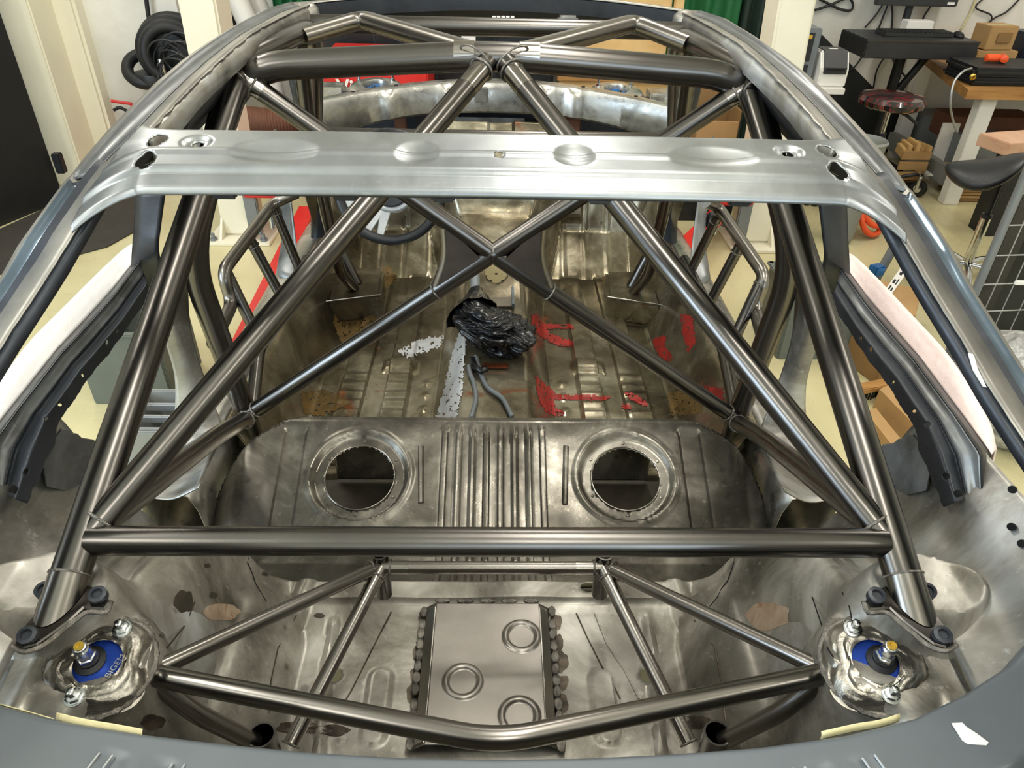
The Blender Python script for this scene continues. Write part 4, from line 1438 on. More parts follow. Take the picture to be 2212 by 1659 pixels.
# ---- tail: grey primed lip round the boot opening, with clip recesses, slots and tape remains
LE = [(-0.72, 0.575), (-0.64, 0.52), (-0.56, 0.476), (-0.475, 0.456), (-0.38, 0.441), (-0.29, 0.430), (-0.2, 0.421), (-0.1, 0.4145), (0, 0.412), (0.1, 0.413), (0.2, 0.417), (0.30, 0.424), (0.40, 0.437), (0.49, 0.457), (0.565, 0.487), (0.64, 0.525), (0.72, 0.585)]
TZ = 0.92


def lip_pt(u, v):
    y0 = lerp_tab(LE, u)
    prof = [(0.0, 0.004, -0.035), (0.12, 0.0, -0.006), (0.18, -0.004, 0.0), (0.70, -0.085, 0.004), (0.78, -0.098, -0.002), (0.90, -0.125, -0.06), (1.0, -0.14, -0.14)]
    dy = lerp_tab([(a, b) for a, b, c in prof], v)
    dz = lerp_tab([(a, c) for a, b, c in prof], v)
    au = abs(u)
    # shallow pressings around the clips
    dz -= 0.003 * (bead(0.405, 0.02, u) + bead(0.35, 0.02, u) + bead(-0.405, 0.02, u) + bead(-0.35, 0.02, u)) * ss(0.28, 0.36, v) * ss(0.85, 0.7, v)
    return (u, y0 + dy, TZ + dz)


tail = grid('tail_panel', lin(-0.72, 0.72, 220), lin(0, 1, 60), lip_pt, 'tail', car, thick=0.002,
            holes=[(-0.367, 0.56, 0.014, 0.05), (0.375, 0.56, 0.014, 0.05)])
for s in (-1, 1):
    for x0 in (0.42, 0.405, 0.338, 0.325):
        a, b = V(s * x0, lip_pt(s * x0, 0.34)[1], TZ + 0.004), V(s * (x0 + 0.012), lip_pt(s * x0, 0.62)[1], TZ + 0.005)
        tube('scribe_bead', [a, b], 0.0013, 'silver', tail, n=6)
    c = Vector(lip_pt(s * 0.367, 0.49))
    box('spring_clip', c + V(-0.018, -0.004, 0.003), (0.012, 0.02, 0.004), 'zinc', tail, bev=0.001)
    box('slot_frame', c + V(0.002, -0.026, 0.001), (0.05, 0.004, 0.004), 'silver', tail, bev=0.001)
# tape scraps and torn film left on the lip
def tape(pts, mat='tape', up=0.016):
    ps = [P(x, y, Z=TZ - 0.008) for (x, y) in pts]
    rows = [[p_ + V(0, 0.002, -0.004), p_ + V(0, up * 0.5, up * 0.5), p_ + V(0, up, up)] for p_ in ps]
    patch('tape_scrap', rows, mat, tail, 4, 4, thick=0.0006)
tape([(120, 1562), (180, 1576), (240, 1586), (306, 1598)], 'tape', 0.008)
tape([(0, 1524), (60, 1540), (115, 1556)], 'tape', 0.0015)
tape([(1775, 1597), (1850, 1580), (1900, 1572), (1945, 1558)], 'tape', 0.006)
tape([(2070, 1536), (2120, 1521), (2150, 1510)], 'tape', 0.004)
tp = [P(x, y, Z=TZ + 0.0045) for (x, y) in ((2055, 1563), (2078, 1562), (2088, 1572), (2110, 1586), (2135, 1605), (2130, 1611), (2090, 1608), (2078, 1600))]
obj('torn_film', prism_bm(tp, (0, 0, 0.0012)), 'paper', tail, smooth=False)

# ================================================================== STEERING WHEEL
wc = P(843, 405, Y=2.22)
wax = V(0.02, -1.0, 0.42).normalized()
mx = axis_mtx(wc, wax)
sw = obj('steering_wheel', torus_bm(0.163, 0.0155, mx, 64, 14), 'leather', car)
hub = lathe('wheel_hub', [(0.06, -0.035), (0.066, -0.02), (0.055, -0.004), (0.02, 0.0), (0.001, 0.0)], 'darkplastic', sw, wc, wax, 36)
for (x, y) in ((-0.02, 0.01), (0.018, -0.012), (0.02, 0.022)):
    lathe('hub_bolt', [(0.011, -0.006), (0.011, 0.006), (0.006, 0.006), (0.005, 0.002), (0.001, 0.002)], 'zinc', hub, mx @ V(x, y, 0.0), wax, 16)
obj('spoke_ring', torus_bm(0.068, 0.012, axis_mtx(wc - wax * 0.02, wax), 48, 8), 'silver', sw)
for a in (math.radians(240), math.radians(256), math.radians(330), math.radians(200), math.radians(30)):
    d0, d1 = V(math.cos(a), math.sin(a), 0), V(math.cos(a), math.sin(a), 0)
    bm = bmesh.new()
    t = V(-d0.y, d0.x, 0)
    pr_ = [d0 * 0.062 + t * 0.017, d1 * 0.155 + t * 0.011, d1 * 0.155 - t * 0.011, d0 * 0.062 - t * 0.017]
    prism_bm([mx @ (p_ + V(0, 0, -0.022 + 0.012 * (p_.length > 0.1))) for p_ in pr_], wax * 0.008, bm)
    bmesh.ops.bevel(bm, geom=bm.edges[:], offset=0.002, segments=1, affect='EDGES')
    obj('wheel_spoke', bm, 'silver', sw, smooth=False)
tube('steering_column', [wc - wax * 0.03, V(wc.x, 3.10, 0.62)], 0.024, 'dark', sw, n=16)
box('column_tag', P(836, 448, Y=2.26), (0.03, 0.01, 0.02), 'paper', sw, bev=0.002)

# ================================================================== TUNNEL FITTINGS, BAG AND CABLES
tube('lever_tube', [P(1028, 700, Y=2.10), P(1026, 585, Y=2.34)], 0.0165, 'steelgrey', car, n=18)
tl_ = P(1075, 610, Z=0.455)
box('lever_bracket', P(1080, 640, Z=0.445), (0.10, 0.16, 0.006), 'plate', car, bev=0.002)
box('bracket_rail', P(1108, 640, Z=0.455), (0.010, 0.15, 0.018), 'rail_dark', car, bev=0.002)
for (x, y) in ((1060, 607), (1086, 607), (1104, 606), (1072, 592)):
    lathe('bracket_hole', [(0.006, 0), (0.006, 0.002), (0.001, 0.002)], 'void', car, P(x, y, Z=0.452), n=10)
box('copper_strip', P(1070, 790, Z=0.44), (0.085, 0.022, 0.010), 'copper', car, bev=0.003)

bm = bmesh.new()
bmesh.ops.create_icosphere(bm, subdivisions=6, radius=1)
bc = P(1064, 714, Z=0.492)
for v in bm.verts:
    d = v.co.copy()
    ph = math.atan2(d.z, d.y)
    rr_ = math.hypot(d.y, d.z)
    sw = 0.9 * mnoise.noise(d * 1.1 + V(2, 2, 2))
    q1 = V(math.cos(ph + sw) * rr_ * 2.6 + 1, math.sin(ph + sw) * rr_ * 2.6, d.x * 0.8)
    q2 = V(math.cos(ph + sw) * rr_ * 5.5, math.sin(ph + sw) * rr_ * 5.5, d.x * 1.6 + 4)
    f1, f2 = 1 - 2.2 * abs(mnoise.noise(q1)), 1 - 2.2 * abs(mnoise.noise(q2))
    a = mnoise.noise(d * 1.3 + V(3, 1, 4))
    cr = mnoise.noise(d * 9)
    r = 0.90 + 0.26 * a + 0.22 * f1 + 0.09 * f2 + 0.015 * cr
    x, y, z = d.x * 0.118, d.y * 0.105, d.z * 0.065
    y += 0.055 * max(0, -d.x) - 0.035 * max(0, d.x)
    if d.x < -0.1:
        z += 0.04 * (-d.x - 0.1)
    v.co = bc + V(x, y, z) * r
bag = obj('bin_bag', bm, 'bag')
tag(bag, 'crumpled black plastic bag tied round the lever on the transmission tunnel', 'bag')
bm = tube_bm([P(1020, 775, Z=0.455), P(1026, 790, Z=0.455), P(1040, 803, Z=0.455), P(1052, 797, Z=0.46)], 0.010, 10)
for v in bm.verts:
    v.co += V(1, 1, 1) * 0.006 * mnoise.noise(v.co * 90)
obj('bag_knot', bm, 'bag', bag)
# neck of the bag gathered round the lever tube
l0, l1 = P(1026, 625, Y=2.255), P(1028, 700, Y=2.10)
bm = lathe_bm([(0.0175, 0.0), (0.024, 0.012), (0.034, 0.035), (0.045, 0.06), (0.058, 0.085), (0.075, 0.11), (0.09, 0.14)], 48, axis_mtx(l0, l1 - l0), cap=False)
for v in bm.verts:
    v.co += V(1, 0.6, 1) * min(1.0, (v.co - l0).length / 0.05) * (0.022 * mnoise.noise(v.co * 22) + 0.008 * mnoise.noise(v.co * 55))
obj('bag_neck', bm, 'bag', bag)
cb = cable('cable_pair', [on_floor(1028, 770, 0.010), on_floor(1036, 800, 0.010), on_floor(1052, 835, 0.010), on_floor(1085, 862, 0.010), on_floor(1106, 900, 0.010)], 0.0075, 'steelgrey', None)
tag(cb, 'grey cable coming from under the black bag along the tunnel top', 'cable')
cb = cable('cable_pair', [on_floor(1013, 790, 0.010), on_floor(1016, 808, 0.010), on_floor(1024, 830, 0.010), on_floor(1028, 862, 0.010), on_floor(1018, 902, 0.010)], 0.0075, 'steelgrey', None)
tag(cb, 'grey cable curving to the left side of the tunnel below the black bag', 'cable')

# ================================================================== WORKSHOP BACKGROUND, LEFT
a, b = P(-60, 515, Z=0), P(139, 432, Z=0)
d = (b - a).normalized()
bm = prism_bm([a - d * 1.2, b, b + V(0, 0, 3.0), a - d * 1.2 + V(0, 0, 3.0)], V(-d.y, d.x, 0) * 0.06)
obj('door_1', bm, 'blackwall', smooth=False, kind='structure')
lt = P(128, 352, Y=b.y - 0.02)
o = box('door_latch', lt, (0.05, 0.05, 0.12), 'black', bev=0.006)
o['kind'] = 'structure'
mt = [P(x, y, Z=0.0) for (x, y) in [(-60, 525), (80, 461), (141, 428), (200, 410), (316, 424), (312, 470), (300, 497), (232, 535), (150, 557), (-60, 610)]]
o = obj('floor_mat', prism_bm([p + V(0, 0, 0.001) for p in mt], (0, 0, 0.008)), 'mat', smooth=False)
tag(o, 'dark brown rubber mat on the floor beside the black door', 'mat')
# stepped pilaster
c0, c1 = P(150, 402, Z=0), P(192, 392, Z=0)
box('trim_1', ((c0.x + c1.x) / 2 - 0.02, (c0.y + WY) / 2, CZ / 2), (abs(c1.x - c0.x) + 0.10, WY - c0.y, CZ), 'cream', kind='structure', bev=0.01)
e1 = P(205, 330, Y=c0.y + 0.25).x
e2 = P(240, 300, Y=c0.y + 0.25).x
box('trim_2', ((c1.x + e2) / 2, (c0.y + 0.25 + WY) / 2, CZ / 2), (abs(e2 - c1.x) + 0.02, WY - c0.y - 0.25, CZ), 'cream', kind='structure', bev=0.02)

wy = c0.y + 0.36
xr = P(392, 60, Y=wy).x
box('wall_front_left', ((WL + xr) / 2, (wy + WY) / 2, CZ / 2), (xr - WL, WY - wy, CZ), 'wall', bev=0, kind='structure')
# hose reel on the wall
t = thing('hose_reel', (P(350, 120, Y=wy - 0.2).x, wy, P(350, 120, Y=wy - 0.2).z), 'wall hose reel wound with black hose and cable bundles behind the left lift post', 'hose reel')
c = P(362, 118, Y=wy - 0.17)
lathe('reel_drum', [(0.05, -0.17), (0.17, -0.165), (0.17, -0.15), (0.10, -0.14), (0.10, 0.02), (0.17, 0.03), (0.17, 0.045), (0.02, 0.05)], 'black', t, c, (0, -1, 0), 32)
for k, (dr, dy) in enumerate(((0.0, 0.0), (0.02, 0.05), (-0.02, -0.05))):
    obj('hose_loop', torus_bm(0.165 + dr, 0.034, axis_mtx(c + V(0.03 + 0.01 * k, dy - 0.02, 0.02), (0.25, -1, 0.1)), 36, 10), 'rubber', t)
obj('hose_loop', torus_bm(0.115, 0.036, axis_mtx(P(318, 148, Y=wy - 0.16), (0.2, -0.7, 0.9)), 32, 10), 'rubber', t)
for k in range(9):
    cc = c + V(0.10 + random.uniform(-0.05, 0.06), -0.15, random.uniform(-0.1, 0.05))
    obj('cable_coil', torus_bm(0.10 + random.uniform(0, 0.05), 0.006, axis_mtx(cc, (random.uniform(-.4, .4), -1, random.uniform(-.6, .6))), 30, 6), 'darkplastic', t)
lathe('reel_base', [(0.12, -0.03), (0.125, 0.0), (0.12, 0.03)], 'darkplastic', t, P(336, 166, Y=wy - 0.16), (0, 0, 1), 28)
tube('reel_bracket', [P(336, 172, Y=wy - 0.16), P(340, 215, Y=wy - 0.16), P(340, 215, Y=wy)], 0.025, 'greyplastic', t)
cable('feed_hose', [P(310, -60, Y=wy - 0.05), P(320, 30, Y=wy - 0.05), P(332, 75, Y=wy - 0.06), P(345, 92, Y=wy - 0.1)], 0.014, 'rubber', t)
box('hose_clip', P(326, 55, Y=wy - 0.03), (0.06, 0.05, 0.02), 'silver', t)
cable('nozzle', [P(345, 128, Y=wy - 0.3), P(352, 145, Y=wy - 0.31), P(358, 162, Y=wy - 0.3)], 0.018, 'zinc', t)

# fire extinguisher
ex = P(288, 250, Y=wy - 0.12)
t = thing('fire_extinguisher', (ex.x, wy, ex.z - 0.45), 'red fire extinguisher with black nozzle hanging on the white wall at left', 'extinguisher')
lathe('cylinder', [(0.02, -0.58), (0.075, -0.56), (0.078, -0.52), (0.078, -0.10), (0.06, -0.05), (0.025, -0.02), (0.022, 0.0)], 'red', t, ex, n=28)
box('valve', ex + V(0, 0, 0.02), (0.04, 0.04, 0.05), 'black', t, bev=0.006)
q0, q1 = P(240, 218, Y=wy - 0.14), P(283, 224, Y=wy - 0.12)
tube('lever', [q0, q1, q1 + V(0.01, 0, -0.03)], 0.010, 'red', t, bend=0.01)
tube('carry_handle', [P(246, 238, Y=wy - 0.14), P(258, 231, Y=wy - 0.14), ex + V(0, 0, 0.01)], 0.010, 'black', t, bend=0.02)

# ---- two-post lift
def lift_post(name, base, px_l, px_r, px_top, s, label):
    t = thing(name, (base.x, base.y, 0), label, 'lift post', 'two-post lift columns')
    zt = 3.1
    w = 0.09
    tp_ = P(px_top, 0, Y=base.y + 0.02)
    sh = (V(tp_.x, tp_.y, 0) - V(base.x, base.y + 0.02, 0)) / tp_.z
    bt = [V(base.x - w, base.y - 0.02, 0.019), V(base.x + w, base.y - 0.02, 0.019), V(base.x + w, base.y + 0.20, 0.019), V(base.x - w, base.y + 0.20, 0.019)]
    bm = prism_bm(bt, (sh.x * zt, 0, zt))
    bmesh.ops.bevel(bm, geom=bm.edges[:], offset=0.012, segments=2, affect='EDGES')
    col = obj('column', bm, 'cream', t, smooth=False)
    box('base_plate', (base.x + 0.02, base.y + 0.07, 0.010), (0.36, 0.40, 0.018), 'cream', t, bev=0.003)
    for (dx, dy) in ((-0.12, -0.09), (0.16, -0.09), (-0.12, 0.23), (0.16, 0.23)):
        lathe('anchor_bolt', [(0.022, 0.0), (0.022, 0.014), (0.012, 0.015), (0.012, 0.04), (0.004, 0.042)], 'steelgrey', t, (base.x + dx, base.y + dy, 0.018), n=6)
    for dx in (-0.085, 0.07):
        obj('stiffener', prism_bm([V(base.x + dx, base.y - 0.02, 0.019), V(base.x + dx, base.y - 0.10, 0.019), V(base.x + dx, base.y - 0.02, 0.12)], (0.012, 0, 0)), 'cream', t, smooth=False)
    box('carriage', (base.x - s * 0.20, base.y + 0.06, 0.36), (0.22, 0.34, 0.18), 'red', t, bev=0.012)
    box('carriage_guide', (base.x - s * 0.12, base.y - 0.07, 0.25), (0.07, 0.04, 0.4), 'steelgrey', t, bev=0.006)
    # swing arm reaching back under the sill
    a0, a1 = (V(base.x - s * 0.42, base.y - 0.05, 0.16), V(s * 0.98, 2.25, 0.15)) if s < 0 else (V(base.x - s * 0.25, base.y - 0.02, 0.16), V(s * 0.92, 3.35, 0.15))
    dr = (a1 - a0).normalized()
    sd = V(-dr.y, dr.x, 0) * 0.045
    arm = obj('swing_arm', prism_bm([a0 + sd, a1 + sd, a1 - sd, a0 - sd], (0, 0, 0.05)), 'red', t, smooth=False)
    a2 = V(s * 0.78, 1.95, 0.16) if s < 0 else V(s * 0.74, 2.95, 0.16)
    dr = (a2 - a1).normalized()
    sd = V(-dr.y, dr.x, 0) * 0.045
    obj('arm_extension', prism_bm([a1 + sd, a2 + sd, a2 - sd, a1 - sd], (0, 0, 0.045)), 'red', arm, smooth=False)
    lathe('lift_pad', [(0.06, 0.0), (0.06, 0.03), (0.05, 0.032)], 'rubber', arm, (a2.x, a2.y, 0.206), n=24)
    return t
lift_post('lift_post', P(520, 512, Z=0), 0, 0, 430, -1, 'cream lift column with base plate and red arm, left of the car')
lift_post('lift_post', P(1628, 528, Z=0), 0, 0, 1718, 1, 'cream lift column with base plate and red arm, right of the car')

# pipes and pole behind the left column
for i, (x0, x1) in enumerate(((487, 500), )):
    o = tube('thin_pole', [P(x0 - 25, -60, Y=5.4), P(x1, 110, Y=5.4), V(P(x1, 110, Y=5.4).x, 5.4, 0.0)], 0.022, 'cream', None)
    tag(o, 'thin cream pole standing between the left lift column and the white pipes', 'pole')
for i, (x0, x1, lab) in enumerate(((512, 560, 'fat white pipe nearer the left lift column'), (548, 596, 'fat white pipe nearer the green tarp'))):
    o = tube('white_pipe', [P(x0 - 24, -60, Y=5.25 + 0.2 * i), P(x1 + 20, 150, Y=5.25 + 0.2 * i), V(P(x1 + 40, 190, Y=5.25 + 0.2 * i).x, 5.25 + 0.2 * i, 0.0)], 0.07, 'white', None, bend=0.2)
    tag(o, lab, 'pipe', 'fat white pipes')
o = cable('hanging_cable', [P(498, -40, Y=5.5), P(505, 30, Y=5.5), P(510, 70, Y=5.5), P(516, 130, Y=5.5)], 0.014, 'rubber', None)
tag(o, 'black cable hanging between the thin pole and the white pipes', 'cable')
# ribbed brown hose lying in front of the wall
hc = P(560, 262, Y=4.9)
pts = [hc + V(-0.36, 0.08, 0.0), hc + V(-0.1, 0, 0.0), hc + V(0.12, 0.0, 0.0), hc + V(0.34, 0.08, 0.0)]
bm = tube_bm(spline(pts, 40), 0.09, 16, rf=lambda t_: 0.085 + 0.009 * math.sin(t_ * 260))
o = obj('ribbed_hose', bm, 'brown')
tag(o, 'ribbed brown extraction hose lying on a trolley behind the roll cage', 'hose')
t = thing('trolley', (hc.x, hc.y, 0), 'low grey trolley under the ribbed brown hose', 'trolley')
box('deck', hc + V(0, 0, -0.112), (0.72, 0.4, 0.03), 'steelgrey', t)
for dx in (-0.32, 0.32):
    for dy in (-0.17, 0.17):
        z_ = hc.z - 0.13
        box('leg', (hc.x + dx, hc.y + dy, z_ / 2), (0.04, 0.04, z_), 'steelgrey', t)

# ---- green tarps, dark cabinet, crate, red toolbox at the end wall
def hang_sheet(name, x0, x1, yb, yy, label, mat='green', z1=2.4):
    a, b = P(x0, yb, Y=yy), P(x1, yb, Y=yy)
    rows = []
    for k in range(12):
        f = k / 11
        x = a.x + (b.x - a.x) * f
        w = 0.03 * math.sin(k * 1.9)
        rows.append([V(x, yy + w, 0.05), V(x, yy + w * 1.1, 0.9), V(x, yy + w * 0.6, 1.6), V(x, yy + 0.02, z1)])
    o = patch(name, rows, mat, None, 6, 4, thick=0.004)
    return tag(o, label, 'tarp')
hang_sheet('green_tarp', 590, 668, 10, 5.62, 'green tarp hanging behind the left front end of the roof rail')
hang_sheet('green_tarp', 1436, 1600, 30, 5.30, 'bright green tarp hanging between the plywood crate and the right lift column')
hang_sheet('dark_green_tarp', 1588, 1690, 30, 5.36, 'dark green tarp hanging right behind the right lift column', mat='darkgreen')
t = thing('machine_cabinet', (-0.05, 5.3, 0), 'dark machine cabinet standing at the end wall behind the windscreen opening', 'cabinet')
x0, x1 = P(668, 10, Y=5.0).x, P(1204, 10, Y=5.0).x
box('body', ((x0 + x1) / 2, 5.25, 0.85), (x1 - x0, 0.5, 1.70), 'black', t, bev=0.02)
for f in (0.25, 0.5, 0.75):
    box('door_seam', (x0 + (x1 - x0) * f, 4.995, 0.95), (0.012, 0.012, 1.5), 'dark', t)
box('control_strip', P(1080, 1, Y=4.985), (0.20, 0.012, 0.035), 'silver', t)
box('paper_tag', P(1012, 80, Y=4.985), (0.09, 0.006, 0.05), 'paper', t)
o = lathe('drum', [(0.17, 0.0), (0.175, 0.02), (0.17, 0.3), (0.18, 0.31), (0.18, 0.58), (0.15, 0.60), (0.02, 0.60)], 'greyplastic', None, V(P(1150, 180, Y=4.6).x, 4.6, 0.0), n=36)
tag(o, 'round grey drum standing in front of the dark machine cabinet', 'drum')
o.location.z = 0.0
# plywood crate built of boards and battens
x0, x1 = P(1208, 180, Y=4.75).x, P(1455, 200, Y=4.75).x
t = thing('plywood_crate', ((x0 + x1) / 2, 5.0, 0), 'tall pale plywood crate with battens behind the right front strut tower', 'crate')
zt, zl = 1.75, P(1330, 168, Y=4.75).z
for k in range(4):
    z0_, z1_ = 0.05 + k * (zl - 0.05) / 4, 0.05 + (k + 1) * (zl - 0.05) / 4
    box('board', ((x0 + x1) / 2, 4.765, (z0_ + z1_) / 2), (x1 - x0, 0.022, z1_ - z0_ - 0.006), 'ply', t, bev=0.002)
for k in range(4):
    z0_, z1_ = zl + 0.02 + k * (zt - zl) / 4, zl + 0.02 + (k + 1) * (zt - zl) / 4
    box('board', ((x0 + x1) / 2 - 0.03, 4.865, (z0_ + z1_) / 2), (x1 - x0 - 0.06, 0.022, z1_ - z0_ - 0.006), 'ply', t, bev=0.002)
box('batten', ((x0 + x1) / 2, 4.74, zl), (x1 - x0 + 0.03, 0.05, 0.035), 'wood', t, bev=0.003)
box('batten', (x1 - 0.18, 4.735, zl + 0.025), (0.10, 0.06, 0.02), 'ply', t, bev=0.003)
for x in (x0 + 0.03, x1 - 0.03):
    box('corner_post', (x, 4.80, zt / 2), (0.05, 0.06, zt), 'ply', t, bev=0.003)
box('crate_back', ((x0 + x1) / 2, 5.15, zt / 2), (x1 - x0 - 0.1, 0.5, zt - 0.04), 'ply', t, bev=0.003)
# red toolbox
x0, x1 = P(694, 185, Y=4.45).x, P(925, 185, Y=4.45).x
zt = P(810, 128, Y=4.45).z
t = thing('red_tool_cabinet', ((x0 + x1) / 2, 4.7, 0), 'bright red tool cabinet with white lettering behind the left strut tower', 'tool cabinet')
box('body', ((x0 + x1) / 2, 4.70, zt / 2 + 0.03), (x1 - x0, 0.48, zt - 0.06), 'red', t, bev=0.012)
for k in range(4):
    box('drawer', ((x0 + x1) / 2, 4.452, 0.14 + k * (zt - 0.36) / 4 + 0.06), (x1 - x0 - 0.08, 0.02, (zt - 0.36) / 4 - 0.02), 'red', t, bev=0.004)
for dx in (-0.3, 0.3):
    for dy in (-0.18, 0.18):
        lathe('castor', [(0.03, -0.015), (0.03, 0.015)], 'rubber', t, ((x0 + x1) / 2 + dx, 4.7 + dy, 0.03), (1, 0, 0), 18)
tp = P(755, 190, Y=4.437)
text('lettering', 'Vis', 0.12, frame_mtx(tp, (1, 0, 0), (0, 0, 1)), 'paper', t, 0.001, True)
# cardboard boxes at the right behind the hoop
q = P(1552, 265, Y=4.3)
t = thing('open_carton', (q.x, 4.3, 0), 'open cardboard carton seen under the right end of the hoop bar', 'box')
box('front_panel', (q.x, 4.30, q.z - 0.07), (0.24, 0.012, 0.16), 'card', t)
box('back_panel', (q.x, 4.54, q.z), (0.24, 0.012, 0.3), 'card2', t)
for dx in (-0.12, 0.12):
    box('side_panel', (q.x + dx, 4.42, q.z - 0.04), (0.012, 0.24, 0.22), 'card2', t)
box('bottom_panel', (q.x, 4.42, q.z - 0.15), (0.24, 0.24, 0.01), 'card2', t)
t2 = thing('black_pedestal', (q.x, 4.42, 0), 'black pedestal carrying the open cardboard carton', 'pedestal')
box('block', (q.x, 4.42, (q.z - 0.157) / 2), (0.34, 0.34, q.z - 0.157), 'black', t2, bev=0.01)

# ================================================================== WORKSHOP BACKGROUND, RIGHT
WF = WY - 0.004
pb = [P(x, y, Y=WF) for (x, y) in [(1640, -40), (1742, 40), (2006, 312), (2004, 425), (1900, 470), (1640, 440)]]
o = obj('trim_3', prism_bm([V(p.x, WF, max(0.0, p.z)) for p in pb], (0, 0.01, 0)), 'blackwall', smooth=False, kind='structure')
# shelf with PC tower and label printer
sy = 4.75
sz = P(1790, 190, Y=sy - 0.22).z
x0, x1 = P(1700, 180, Y=sy).x, P(1826, 190, Y=sy - 0.22).x
t = thing('side_table', ((x0 + x1) / 2, sy, 0), 'small white topped table beside the right lift column', 'table')
box('table_top', ((x0 + x1) / 2, sy, sz - 0.018), (x1 - x0, 0.46, 0.036), 'white', t, bev=0.004)
for x in (x0 + 0.04, x1 - 0.04):
    for dy in (-0.19, 0.19):
        box('leg', (x, sy + dy, (sz - 0.037) / 2), (0.035, 0.035, sz - 0.037), 'black', t)
q = P(1752, 150, Y=sy - 0.05)
hx = P(1773, 100, Y=sy - 0.15).x
hp = P(1760, 62, Y=sy - 0.15).z - sz
t = thing('computer_tower', (q.x, sy, sz), 'grey desktop computer tower standing upright on the small white table', 'computer')
box('case', (hx - 0.11, sy + 0.03, sz + hp / 2 + 0.001), (0.20, 0.36, hp), 'steelgrey', t, bev=0.006)
box('front_panel', (hx - 0.125, sy - 0.153, sz + hp * 0.68), (0.15, 0.008, hp * 0.5), 'darkplastic', t, bev=0.002)
box('front_panel', (hx - 0.125, sy - 0.153, sz + hp * 0.2), (0.15, 0.008, hp * 0.34), 'darkplastic', t, bev=0.002)
box('yellow_sticker', (hx - 0.08, sy - 0.158, sz + hp * 0.86), (0.03, 0.002, 0.02), 'yellow', t, bev=0)
lathe('power_button', [(0.014, 0), (0.014, 0.006), (0.004, 0.007)], 'cyan', t, (hx - 0.075, sy - 0.156, sz + hp * 0.10), (0, -1, 0), 18)
q = P(1796, 182, Y=sy - 0.2)
t = thing('label_printer', (q.x, sy - 0.09, sz), 'white label printer with black lid on the small white table', 'printer')
bm = prism_bm([V(q.x - 0.085, sy - 0.20, sz + 0.001), V(q.x - 0.085, sy - 0.20, sz + 0.10), V(q.x - 0.085, sy - 0.14, sz + 0.19), V(q.x - 0.085, sy + 0.0, sz + 0.19), V(q.x - 0.085, sy + 0.0, sz + 0.001)], (0.17, 0, 0))
bmesh.ops.bevel(bm, geom=bm.edges[:], offset=0.008, segments=2, affect='EDGES')
obj('housing', bm, 'white', t, smooth=False)
bm = prism_bm([V(q.x - 0.068, sy - 0.208, sz + 0.075), V(q.x - 0.068, sy - 0.206, sz + 0.11), V(q.x - 0.068, sy - 0.15, sz + 0.196), V(q.x - 0.068, sy - 0.03, sz + 0.196), V(q.x - 0.068, sy - 0.03, sz + 0.15)], (0.136, 0, 0))
obj('lid', bm, 'darkplastic', t, smooth=False)
box('lid_label', (q.x, sy - 0.10, sz + 0.197), (0.05, 0.02, 0.002), 'paper', t, bev=0)
box('paper_slot', (q.x, sy - 0.205, sz + 0.098), (0.11, 0.006, 0.012), 'void', t, bev=0.001)

# wall arm with keyboard tray
ky = 5.15
tl, tr_, fl, fr = P(1850, 60, Y=ky + 0.25), P(2092, 80, Y=ky + 0.25), P(1870, 84, Y=ky - 0.12), P(2108, 103, Y=ky - 0.12)
kz = fl.z
t = thing('keyboard_stand', ((fl.x + fr.x) / 2, ky, 0), 'black pedestal desk with raised edge carrying keyboard and mouse', 'desk')
box('tray', ((fl.x + fr.x) / 2, ky + 0.06, kz - 0.055), (fr.x - fl.x, 0.42, 0.11), 'darkplastic', t, bev=0.006)
box('front_edge', ((fl.x + fr.x) / 2, ky - 0.152, kz - 0.004), (fr.x - fl.x, 0.004, 0.012), 'mat', t, bev=0)
b0, b1 = P(1950, 112, Y=ky + 0.1), P(1912, 215, Y=ky + 0.1)
tube('post', [V(b0.x, ky + 0.1, kz - 0.1), V(b0.x - 0.0, ky + 0.1, 0.03)], 0.035, 'black', t, n=14)
tube('diagonal_brace', [V(b0.x + 0.16, ky + 0.06, kz - 0.11), V(b0.x + 0.01, ky + 0.1, kz - 0.42)], 0.026, 'black', t, n=12)
box('foot', (b0.x, ky + 0.2, 0.02), (0.5, 0.3, 0.03), 'black', t, bev=0.005)
kc = P(1975, 76, Y=ky + 0.05)
t = thing('keyboard', (kc.x, ky + 0.06, kz), 'black computer keyboard lying on the black pedestal desk', 'keyboard')
box('base', (kc.x, ky + 0.06, kz + 0.012), (0.46, 0.15, 0.022), 'darkplastic', t, bev=0.004)
bm = bmesh.new()
for r_ in range(5):
    for c_ in range(17):
        box_bm((kc.x - 0.215 + c_ * 0.027, ky + 0.005 + r_ * 0.028, kz + 0.026), (0.022, 0.023, 0.008), bm=bm, bev=0)
o = obj('keys', bm, 'rubber', t, smooth=False, kind='stuff')
mc = P(2075, 78, Y=ky + 0.0)
bm = bmesh.new()
bmesh.ops.create_uvsphere(bm, u_segments=20, v_segments=12, radius=1)
for v in bm.verts:
    v.co = V(v.co.x * 0.032, v.co.y * 0.056, max(0, v.co.z) * 0.034) + V(mc.x, ky + 0.03, kz + 0.001)
o = obj('computer_mouse', bm, 'rubber')
tag(o, 'black computer mouse to the right of the keyboard on the black desk', 'mouse')
box('scroll_wheel', (mc.x, ky - 0.005, kz + 0.03), (0.006, 0.02, 0.008), 'silver', o, bev=0.001)
